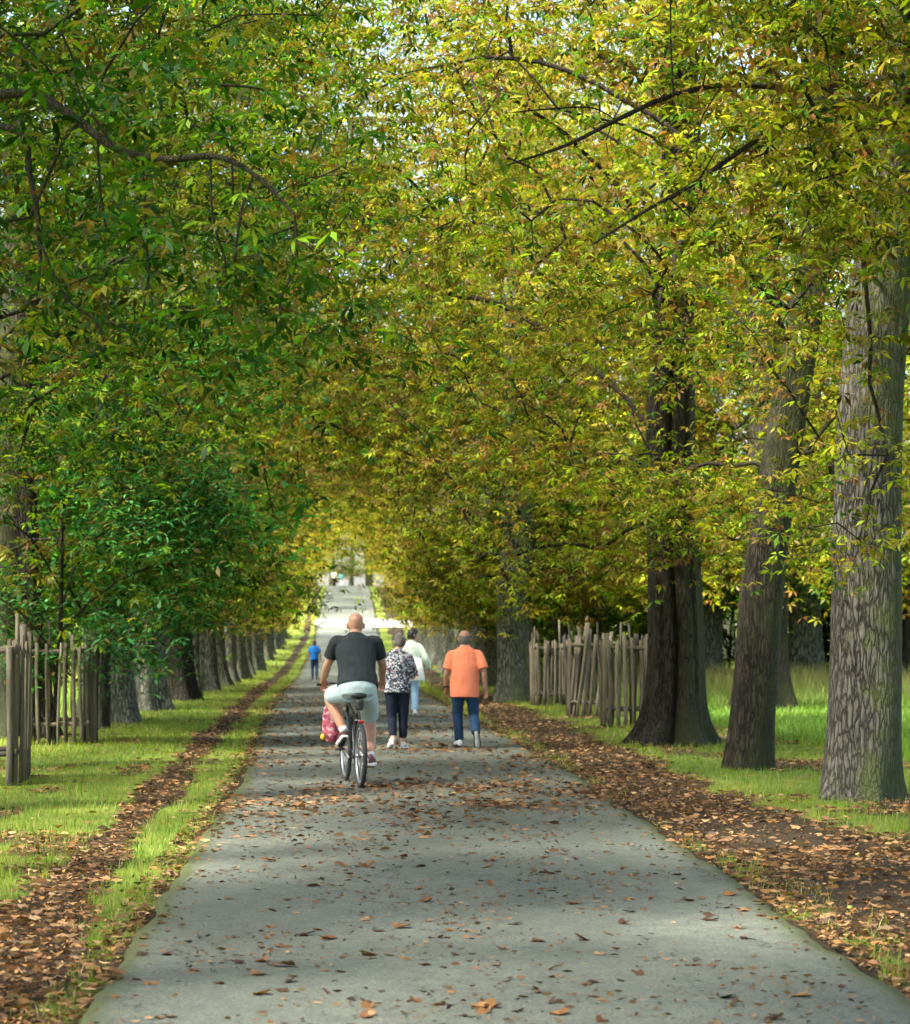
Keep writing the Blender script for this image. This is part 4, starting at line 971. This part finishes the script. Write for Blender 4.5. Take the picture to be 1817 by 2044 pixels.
def at_px(px, py, d): p = PX(px, py, d); return (p[0], d, float(road_z(d))+.016)

# --- man in the coral polo shirt, right heel lifted mid-stride
e = empty('person', at_px(928, 1496, 31.8)); tag(e, 'man in coral polo shirt and blue jeans walking away on the right of the path', 'person')
k = 1.606/1.70
walker(e, dict(vox=.0095, skin=M_SKIN2, bw=1.12, hk=1.06, J=dict(pelvis=(0, 0, .90), chest=(0, .0, 1.22), neck=(0, .02, 1.47), head=(0, .045, 1.585),
    shL=(-.205, 0, 1.385), elL=(-.265, -.02, 1.09), wrL=(-.275, .07, .86), shR=(.205, 0, 1.385), elR=(.275, -.06, 1.10), wrR=(.30, -.02, .86),
    hipL=(-.095, 0, .86), knL=(-.10, .10, .48), anL=(-.075, .09, .085), heL=(-.065, .01, 0), toL=(-.115, .26, 0),
    hipR=(.095, 0, .86), knR=(.135, .04, .47), anR=(.150, -.24, .215), heR=(.150, -.305, .25), toR=(.180, -.22, -.0), upR=(0, .94, .33)),
    hnL=(.8, -.55, 0), hnR=(-.55, -.8, 0), curl=.55, top=[((0, 0, .735), .212, .165), ((0, 0, .85), .215, .172), ((0, 0, 1.0), .213, .175), ((0, 0, 1.18), .222, .165), ((0, 0, 1.31), .218, .14), ((0, 0, 1.39), .185, .115), ((0, .005, 1.435), .13, .09), ((0, .015, 1.48), .075, .072)],
    sleeve=.82, sleeve_r=(.08, .084), fold=.012, topm=M_POLO, collar=M_COLLAR, topname='polo_shirt', legm=M_JEANS, leg_r=(.105, .092, .076, .072, .066), shoem=M_SHOEW, solem=M_SOLEB, shoek=1.12, tread=M_SOLEG, hair='band', hairm=M_HAIRG), k)
sp = Soup(); wx = V3(-.274, .055, .885)*k
loft(sp, [(wx+V3(0, 0, h), V3(r, 0, 0), V3(0, r, 0)) for h, r in ((-.014, .030), (-.012, .038), (.012, .038), (.014, .030))], 16); tag(obj('wristwatch', sp.mesh('wristwatch'), M_SOLEB, e))

# --- woman in the patterned blouse, arms folded in front
e = empty('person', at_px(794, 1499, 31.4)); tag(e, 'grey-haired woman in patterned blouse and dark cropped trousers beside the cyclist', 'person')
k = 1.57/1.70
walker(e, dict(vox=.0095, skin=M_SKIN3, bw=1.08, J=dict(pelvis=(-.01, 0, .92), chest=(-.01, .01, 1.22), neck=(0, .03, 1.465), head=(.035, .06, 1.585),
    shL=(-.17, 0, 1.385), elL=(-.225, .06, 1.08), wrL=(-.02, .24, 1.08), shR=(.165, 0, 1.385), elR=(.235, .05, 1.07), wrR=(.02, .26, 1.12),
    hipL=(-.095, 0, .88), knL=(-.085, .02, .48), anL=(-.065, -.12, .125), heL=(-.085, -.19, .075), toL=(-.12, .04, .0), upL=(0, .35, .93),
    hipR=(.085, 0, .88), knR=(.085, .07, .48), anR=(.075, .08, .085), heR=(.065, .0, 0), toR=(.135, .24, 0)),
    hfwd=(.12, 1, -.05), curl=.7, hnL=(0, -1, 0), hnR=(0, -1, 0), top=[((-.01, 0, .835), .215, .155), ((-.01, 0, .90), .21, .155), ((-.01, 0, 1.03), .188, .14), ((-.01, 0, 1.08), .192, .142), ((-.01, .0, 1.24), .198, .145), ((0, 0, 1.36), .182, .115), ((0, .01, 1.43), .135, .085), ((0, .02, 1.455), .10, .078)],
    sleeve=.95, sleeve_r=(.078, .07), topm=M_FLORAL, topname='blouse', legm=M_NAVY, leg_r=(.105, .092, .074, .068, .056), leg_end=.80, shoem=M_SHOEW, solem=M_SOLEW, hair='cap', hairm=M_HAIRG, haira=dict(lo=-.07, scale=1.11)), k)

# --- woman in the pale jacket, glancing to the right
e = empty('person', at_px(820, 1429, 43.0)); tag(e, 'dark-haired woman in pale print jacket, half hidden behind the patterned blouse', 'person')
k = 1.63/1.70
walker(e, dict(vox=.011, skin=M_SKIN3, bw=1.0, J=dict(pelvis=(0, 0, .92), chest=(.01, .01, 1.22), neck=(.02, .02, 1.465), head=(.05, .04, 1.585),
    shL=(-.165, 0, 1.385), elL=(-.21, .05, 1.10), wrL=(-.10, .2, 1.02), shR=(.18, 0, 1.385), elR=(.30, -.03, 1.12), wrR=(.36, .08, .92),
    hipL=(-.085, 0, .88), knL=(-.085, .06, .48), anL=(-.085, .05, .085), heL=(-.085, -.02, 0), toL=(-.10, .22, 0),
    hipR=(.085, 0, .88), knR=(.08, .0, .48), anR=(.075, -.14, .13), heR=(.075, -.2, .08), toR=(.085, .04, 0), upR=(0, .35, .93)),
    hfwd=(1, .35, 0), top=[((0, 0, .78), .20, .15), ((0, 0, .92), .195, .15), ((0, 0, 1.08), .18, .14), ((.01, .0, 1.24), .19, .14), ((.01, 0, 1.36), .185, .115), ((.015, .01, 1.44), .12, .08), ((.02, .02, 1.475), .07, .07)],
    sleeve=1.85, sleeve_r=(.075, .055), topm=M_JACKET, topname='jacket', legm=M_LJEAN, shoem=M_SHOEW, solem=M_SOLEW, hair='cap', hairm=M_HAIRK, haira=dict(lo=-.06, scale=1.2, rough=.008)), k)
# tote bag carried at her right side
px0 = PX(831, 1300, 42.75)
bag = empty('tote_bag', (px0[0], 42.72, 0)); tag(bag, 'white tote bag with red print hanging beside the pale print jacket', 'bag')
sp = Soup(); tz, bz = 1.10, .66
loft(sp, [(V3(.02, 0, bz), V3(.135, 0, 0), V3(0, .028, 0)), (V3(.015, 0, bz+.03), V3(.15, 0, 0), V3(0, .04, 0)), (V3(.0, 0, .86), V3(.135, 0, 0), V3(0, .045, 0)), (V3(-.015, 0, tz), V3(.11, 0, 0), V3(0, .025, 0))], 20)
bb = obj('bag_body', sp.mesh('bag_body'), M_WHITE, bag)
for yy in (-.02, .02):
    sp = Soup(); tube(sp, [(-.09, yy, tz-.01), (-.07, yy, 1.25), (-.02, yy, 1.36), (.03, yy, 1.25), (.06, yy, tz-.01)], [.009]*5, 6, 4); obj('strap', sp.mesh('strap'), M_WHITE, bag)
M_RED = fabric('red_print', (.55, .06, .07))
sp = Soup()
for i, (dx, dz, r) in enumerate(((-.01, .80, .032), (.012, .835, .024), (.02, .775, .022), (-.03, .77, .018))): ellip(sp, (dx, -.043, dz), (r, .004, r*1.15), 10, 6)
obj('print', sp.mesh('print'), M_RED, bb)

# --- small figure in a blue shirt far along the path
d_ = 80.0
e = empty('person', at_px(628, 1353, d_)); tag(e, 'small figure in bright blue shirt and dark jeans at the left path edge', 'person')
WALK = dict(pelvis=(0, 0, .92), chest=(0, .0, 1.22), neck=(0, .02, 1.465), head=(0, .04, 1.585), shL=(-.185, 0, 1.385), elL=(-.245, -.02, 1.10), wrL=(-.26, .05, .87), shR=(.185, 0, 1.385), elR=(.245, -.04, 1.10), wrR=(.27, .02, .87),
            hipL=(-.09, 0, .88), knL=(-.09, .05, .48), anL=(-.09, .05, .085), heL=(-.09, -.02, 0), toL=(-.11, .22, 0), hipR=(.09, 0, .88), knR=(.10, .02, .48), anR=(.10, -.12, .12), heR=(.10, -.18, .07), toR=(.11, .06, 0), upR=(0, .35, .93))
TOP = [((0, 0, .86), .19, .145), ((0, 0, 1.0), .185, .145), ((0, 0, 1.2), .192, .145), ((0, 0, 1.35), .187, .12), ((0, 0, 1.43), .14, .09), ((0, .015, 1.47), .075, .07)]
walker(e, dict(vox=.016, skin=M_SKIN2, J=WALK, top=TOP, sleeve=.7, sleeve_r=(.08, .075), topm=M_BLUE, legm=M_JEANS, shoem=M_SOLEB, solem=M_SOLEB, hair='cap', hairm=M_HAIRB, haira=dict(scale=1.14, lo=-.09)), 78/(FPX/d_)/1.70)
for px, h_, tm, lm, lab in ((667, 32, M_WHITE, M_BLACK, 'tiny far walker in white top and black trousers where the path crests'), (682, 27, M_TEAL, M_WHITE, 'tiny far walker in teal top and white trousers where the path crests')):
    d_ = 238.0; e = empty('person', at_px(px, 1168, d_)); tag(e, lab, 'person')
    walker(e, dict(vox=.03, skin=M_SKIN2, J=WALK, top=TOP, sleeve=.7, sleeve_r=(.085, .08), topm=tm, legm=lm, shoem=M_SOLEB, solem=M_SOLEB, hair='cap', hairm=M_HAIRB, haira=dict(scale=1.14)), h_/(FPX/d_)/1.70)

# ------------------------------------------------------------------ bicycle
M_TYRE = plain('tyre_rubber', (.022, .024, .025), .75); M_RIM = plain('rim_alloy', (.45, .46, .46), .35, .9); M_FRAME = plain('black_frame_paint', (.014, .014, .016), .3); M_STEEL = plain('steel', (.55, .55, .55), .3, 1.0); M_RUB = plain('black_rubber', (.015, .015, .016), .65)
m, n, b = mat('amber_reflector'); b.inputs['Base Color'].default_value = (.9, .20, .01, 1); b.inputs['Roughness'].default_value = .25; M_AMB = m
m, n, b = mat('red_lens'); b.inputs['Base Color'].default_value = (.35, .01, .01, 1); b.inputs['Roughness'].default_value = .2; M_REDL = m
HEAD = R_(8.5)
BX, BY = (720-VX)/FPX*24.0, 24.0
bike = empty('bicycle', (BX, BY, float(road_z(BY))+.017), HEAD); tag(bike, 'black city bicycle ridden away by the bald man in shorts', 'bicycle')
WR = .335
def wheel(y, refl):
    w = empty('wheel', (0, y, WR)); w.parent = bike
    def ring(name, rad, prof, m_, nseg=64):
        th = np.linspace(0, 2*np.pi, nseg, endpoint=False); pr = np.array(prof); V_ = []
        for t in th: V_ += [(x_, (rad+r_)*math.cos(t), (rad+r_)*math.sin(t)) for x_, r_ in pr]
        np_ = len(pr); i = np.arange(nseg)[:, None]; j = np.arange(np_)[None]
        q_ = np.stack([i*np_+j, i*np_+(j+1) % np_, ((i+1) % nseg)*np_+(j+1) % np_, ((i+1) % nseg)*np_+j], -1).reshape(-1, 4)
        return obj(name, np_mesh(name, np.array(V_), q_, smooth=True), m_, w)
    ring('tyre', WR-.024, [(.024*math.cos(a), .024*math.sin(a)) for a in np.linspace(0, 2*np.pi, 12, endpoint=False)], M_TYRE)
    ring('rim', WR-.055, [(-.012, .012), (.012, .012), (.011, -.012), (-.011, -.012)], M_RIM)
    sp = Soup()
    for i in range(32):
        a = i/32*2*math.pi; a2 = a+(.28 if i % 2 else -.28); sx = .026*(1 if i % 4 < 2 else -1)
        tube(sp, [(sx, .02*math.cos(a2), .02*math.sin(a2)), (0, (WR-.062)*math.cos(a), (WR-.062)*math.sin(a))], [.0013, .0013], 4, 1, False)
    obj('spoke_set', sp.mesh('spoke_set'), M_STEEL, w)
    sp = Soup(); loft(sp, [(V3(x_, 0, 0), V3(0, r_, 0), V3(0, 0, r_)) for x_, r_ in ((-.055, .012), (-.036, .012), (-.034, .026), (-.028, .026), (-.026, .016), (.026, .016), (.028, .026), (.034, .026), (.036, .012), (.055, .012))], 14); obj('hub', sp.mesh('hub'), M_STEEL, w)
    if refl:
        sp = Soup(); boxv(sp, (0, -.16, -.04), (.016, .028, .085)); obj('reflector', sp.mesh('reflector', False), M_AMB, w)
    return w
wheel(0, False); wf = wheel(1.06, True)
def bt(name, segs, m_, n_=10, parent=bike):
    sp = Soup()
    for P, r in segs: tube(sp, P, [r]*len(P) if np.isscalar(r) else r, n_, 3 if len(P) > 2 else 1)
    return obj(name, sp.mesh(name), m_, parent)
BBp = (0, .43, .29); ST = (0, .27, .76); HT0, HT1 = (0, .90, .90), (0, .93, .72)
fr_ = bt('frame', [((BBp, ST), .018), (((0, .275, .70), (0, .89, .86)), .019), ((BBp, (0, .925, .74)), .022), ((HT0, HT1), .021),
             (((-.025, .40, .29), (-.06, .2, .32), (-.068, 0, WR)), .011), (((.025, .40, .29), (.06, .2, .32), (.068, 0, WR)), .011),
             (((-.02, .275, .70), (-.055, .16, .58), (-.066, 0, WR)), .009), (((.02, .275, .70), (.055, .16, .58), (.066, 0, WR)), .009), (((-.05, .165, .60), (.05, .165, .60)), .008)], M_FRAME)
bt('seat_post', [((ST, (0, .215, .93)), .014)], M_STEEL)
bt('fork', [((HT1, (0, .94, .69)), .02), (((-.055, .945, .685), (.055, .945, .685)), .018), (((-.055, .945, .685), (-.058, .98, .55), (-.055, 1.06, WR)), .014), (((.055, .945, .685), (.058, .98, .55), (.055, 1.06, WR)), .014)], M_FRAME)
bt('stem', [(((0, .90, .90), (0, .885, 1.02)), .016), (((0, .885, 1.02), (0, .935, 1.045)), .015)], M_FRAME)
bt('handlebar', [(((-.33, .83, 1.05), (-.2, .90, 1.06), (-.06, .935, 1.045), (.06, .935, 1.045), (.2, .90, 1.06), (.33, .83, 1.05)), .012)], M_FRAME)
for s_ in (-1, 1): bt('grip', [(((s_*.34, .825, 1.05), (s_*.215, .893, 1.059)), .017)], M_RUB)
for s_ in (-1, 1): bt('brake_lever', [(((s_*.20, .92, 1.05), (s_*.26, .93, 1.03), (s_*.32, .90, 1.025)), .006)], M_STEEL)
sp = Soup(); loft(sp, [(V3(0, y_, z_), V3(w_, 0, 0), V3(0, 0, h_)) for y_, z_, w_, h_ in ((.06, .955, .02, .015), (.075, .955, .075, .03), (.13, .95, .088, .034), (.19, .948, .07, .03), (.25, .95, .038, .024), (.32, .952, .024, .02), (.345, .95, .01, .01))], 20); obj('saddle', sp.mesh('saddle'), M_RUB, bike)
sp = Soup(); loft(sp, [(V3(0, .10, z_), V3(w_, 0, 0), V3(0, .05, 0)) for z_, w_ in ((.80, .03), (.82, .045), (.88, .05), (.91, .04))], 14); obj('saddle_bag', sp.mesh('saddle_bag'), M_RUB, bike)
bt('rear_rack', [(((-.06, -.02, .70), (.06, -.02, .70)), .006), (((-.06, -.02, .70), (-.03, .17, .69)), .006), (((.06, -.02, .70), (.03, .17, .69)), .006)], M_STEEL)
sp = Soup(); ellip(sp, (0, -.035, .685), (.028, .012, .018)); obj('rear_light', sp.mesh('rear_light'), M_REDL, bike)
PL = V3(-.135, .60, .375); PR = V3(.135, .26, .205)
for s_, p in ((-1, PL), (1, PR)):
    bt('crank', [(((s_*.06, BBp[1], BBp[2]), (s_*.085, p[1], p[2])), .011)], M_STEEL)
    sp = Soup(); boxv(sp, (s_*.135, p[1], p[2]), (.085, .085, .024)); pd = obj('pedal', sp.mesh('pedal', False), M_RUB, bike); bt('axle', [(((s_*.085, p[1], p[2]), (s_*.17, p[1], p[2])), .006)], M_STEEL, 8, pd)
sp = Soup(); th = np.linspace(0, 2*np.pi, 40, endpoint=False); loft(sp, [(V3(x_, BBp[1], BBp[2]), V3(0, r_, 0), V3(0, 0, r_)) for x_, r_ in ((.046, .03), (.047, .092), (.051, .092), (.052, .03))], 40); obj('chainring', sp.mesh('chainring'), M_STEEL, bike)
sp = Soup(); loft(sp, [(V3(x_, 0, WR), V3(0, r_, 0), V3(0, 0, r_)) for x_, r_ in ((.034, .02), (.036, .055), (.042, .048), (.048, .038), (.052, .03))], 30); obj('cassette', sp.mesh('cassette'), M_STEEL, bike)
bt('chain', [(((.049, BBp[1], BBp[2]+.09), (.045, .2, .385), (.045, 0, WR+.042)), .005), (((.049, BBp[1], BBp[2]-.09), (.047, .2, .2), (.047, .02, .20)), .005)], M_FRAME, 6)
bt('derailleur', [(((.062, 0, WR-.02), (.07, -.01, .27), (.055, .02, .20)), .012)], M_STEEL)

# pink patterned bag hung from the left grip
m, n, b = mat('pink_print_bag'); oc = mapping(n, (1, 1, 1)); vo = N(n, 'ShaderNodeTexVoronoi'); vo.inputs['Scale'].default_value = 34; n.links.new(oc, vo.inputs['Vector']); sc_ = N(n, 'ShaderNodeSeparateColor'); n.links.new(vo.outputs['Color'], sc_.inputs[0])
fr2 = ramp(n, [(0, (.25, .035, .06)), (.35, (.36, .07, .11)), (.62, (.42, .27, .29)), (.8, (.14, .02, .045))], sc_.outputs[0]); fr2.color_ramp.interpolation = 'CONSTANT'; n.links.new(fr2.outputs[0], b.inputs['Base Color']); b.inputs['Roughness'].default_value = .7; M_PINK = m
hb = PX(655, 1380, 24.84)
pb = empty('hanging_bag', (hb[0], 24.80, 0)); tag(pb, 'pink patterned shopping bag hanging from the left bicycle grip', 'bag')
sp = Soup(); loft(sp, [(V3(dx, 0, z_), V3(rx, 0, 0), V3(0, ry, 0)) for z_, rx, ry, dx in ((.455, .03, .025, .055), (.47, .075, .06, .05), (.54, .098, .08, .04), (.62, .09, .075, .025), (.72, .068, .05, .01), (.82, .04, .025, -.005), (.87, .016, .012, -.012))], 18)
bdy = obj('bag_body', remesh(sp, .009, 1, 'bag_body', .008, (14, 14, 8), 2), M_PINK, pb)
for s_ in (-1, 1):
    sp = Soup(); tube(sp, [(-.012, s_*.01, .86), (-.02, s_*.016, .95), (-.014, s_*.012, 1.06)], [.006]*3, 6, 3); obj('handle', sp.mesh('handle'), M_PINK, pb)
M_YEL = plain('yellow_tag', (.75, .42, .02), .5)
sp = Soup(); ellip(sp, (-.055, -.03, .52), (.025, .02, .035)); obj('yellow_tag', sp.mesh('yellow_tag'), M_YEL, bdy)

# ------------------------------------------------------------------ the rider
e = empty('person', (BX, BY, float(road_z(BY))+.017)); tag(e, 'bald man in charcoal shirt and pale shorts riding the bicycle away', 'person')
pv, wa_, ck, nk, hc = V3(-.03, .255, 1.03), V3(-.035, .33, 1.2), V3(-.045, .42, 1.37), V3(-.05, .535, 1.595), V3(-.05, .585, 1.69)
shL, elL, wrL = V3(-.25, .48, 1.53), V3(-.345, .58, 1.275), V3(-.395, .735, 1.105)
shR, elR, wrR = V3(.16, .50, 1.53), V3(.235, .61, 1.275), V3(.235, .79, 1.105)
hL, kL, aL = V3(-.13, .28, .99), V3(-.325, .63, .93), V3(-.175, .485, .565)
hR, kR, aR = V3(.075, .28, .99), V3(.10, .60, .68), V3(.105, .30, .30)
heL, toL = V3(-.16, .425, .495), V3(-.215, .66, .385); upL = V3(-.1, .38, .9)
heR, toR = V3(.10, .19, .21), V3(.125, .45, .205); upR = V3(0, 0, 1)
lat = unit(V3(.99, .10, 0))
sp = Soup()
torso(sp, [(pv-V3(0, .02, .07), .10, .07), (pv-V3(0, .0, .03), .165, .115), (pv+V3(0, .02, .05), .19, .135), (wa_, .18, .13), (ck, .195, .13), (ck*.4+nk*.6, .185, .115), (nk-V3(0, .03, .05), .12, .085), (nk, .062, .062)], lat)
tube(sp, [nk-V3(0, .02, .03), hc-V3(0, .005, .06)], [.066, .062], 16, 2)
head(sp, hc, (0, .12, 1), (-.06, 1, -.1), 1.06)
arm(sp, shL, elL, wrL, 1.08); arm(sp, shR, elR, wrR, 1.08)
hand(sp, wrL, unit(V3(-.02, .62, -.55)), (.0, -.5, -.8), -1, .95, 1.05); hand(sp, wrR, unit(V3(.0, .62, -.55)), (.0, -.5, -.8), 1, .95, 1.05)
for h_, k_, a_ in ((hL, kL, aL), (hR, kR, aR)): leg(sp, h_, k_, a_, 1.1, (.088, .08, .060, .064, .038))
foot(sp, aL, heL, toL, upL); foot(sp, aR, heR, toR, upR)
obj('body', remesh(sp, .009, 2, 'body'), M_SKIN, e)
sp = Soup()
torso(sp, [(pv+V3(0, .0, .01), .222, .185), (pv+V3(0, .02, .06), .216, .172), (wa_, .203, .155), (ck, .218, .15), (ck*.4+nk*.6, .212, .132), (nk-V3(0, .03, .055), .15, .10), (nk-V3(0, .005, .005), .082, .076)], lat)
for a_, b_ in ((shL, elL), (shR, elR)): tube(sp, [a_*.4+V3(-.045, a_[1]-.05, a_[2]-.05)*.6, a_+V3(0, 0, -.02), a_*.6+b_*.4, a_*.26+b_*.74], [.07, .072, .078, .080], 16, 5, False)
obj('t_shirt', remesh(sp, .009, 3, 't_shirt', .012, (8, 8, 4), 7), M_TEE, e)
sp = Soup()
torso(sp, [(pv-V3(0, .04, .115), .12, .10), (pv-V3(0, .035, .085), .19, .15), (pv-V3(0, .02, .03), .205, .17), (pv+V3(0, .01, .05), .203, .16), (pv+V3(0, .03, .10), .19, .145)], lat)
tube(sp, [hL+V3(.02, -.06, 0), hL*.5+kL*.5, hL*.12+kL*.88], [.118, .108, .094], 18, 5, False); tube(sp, [hR+V3(-.02, -.06, 0), hR*.5+kR*.5, hR*.08+kR*.92], [.118, .106, .092], 18, 5, False)
obj('shorts', remesh(sp, .009, 3, 'shorts', .006, (9, 9, 8), 9), M_SHORT, e)
shoe(e, heL, toL, upL, M_SHOED, M_SOLEW, 1.12, .03, M_SOLEB); shoe(e, heR, toR, upR, M_SHOED, M_SOLEW, 1.12, .03)
for a_, k_ in ((aL, kL), (aR, kR)):
    sp = Soup(); dv_ = unit(k_-a_); tube(sp, [a_-dv_*.01, a_+dv_*.045], [.045, .047], 14, 2, False); obj('sock', sp.mesh('sock'), M_SOLEW, e)
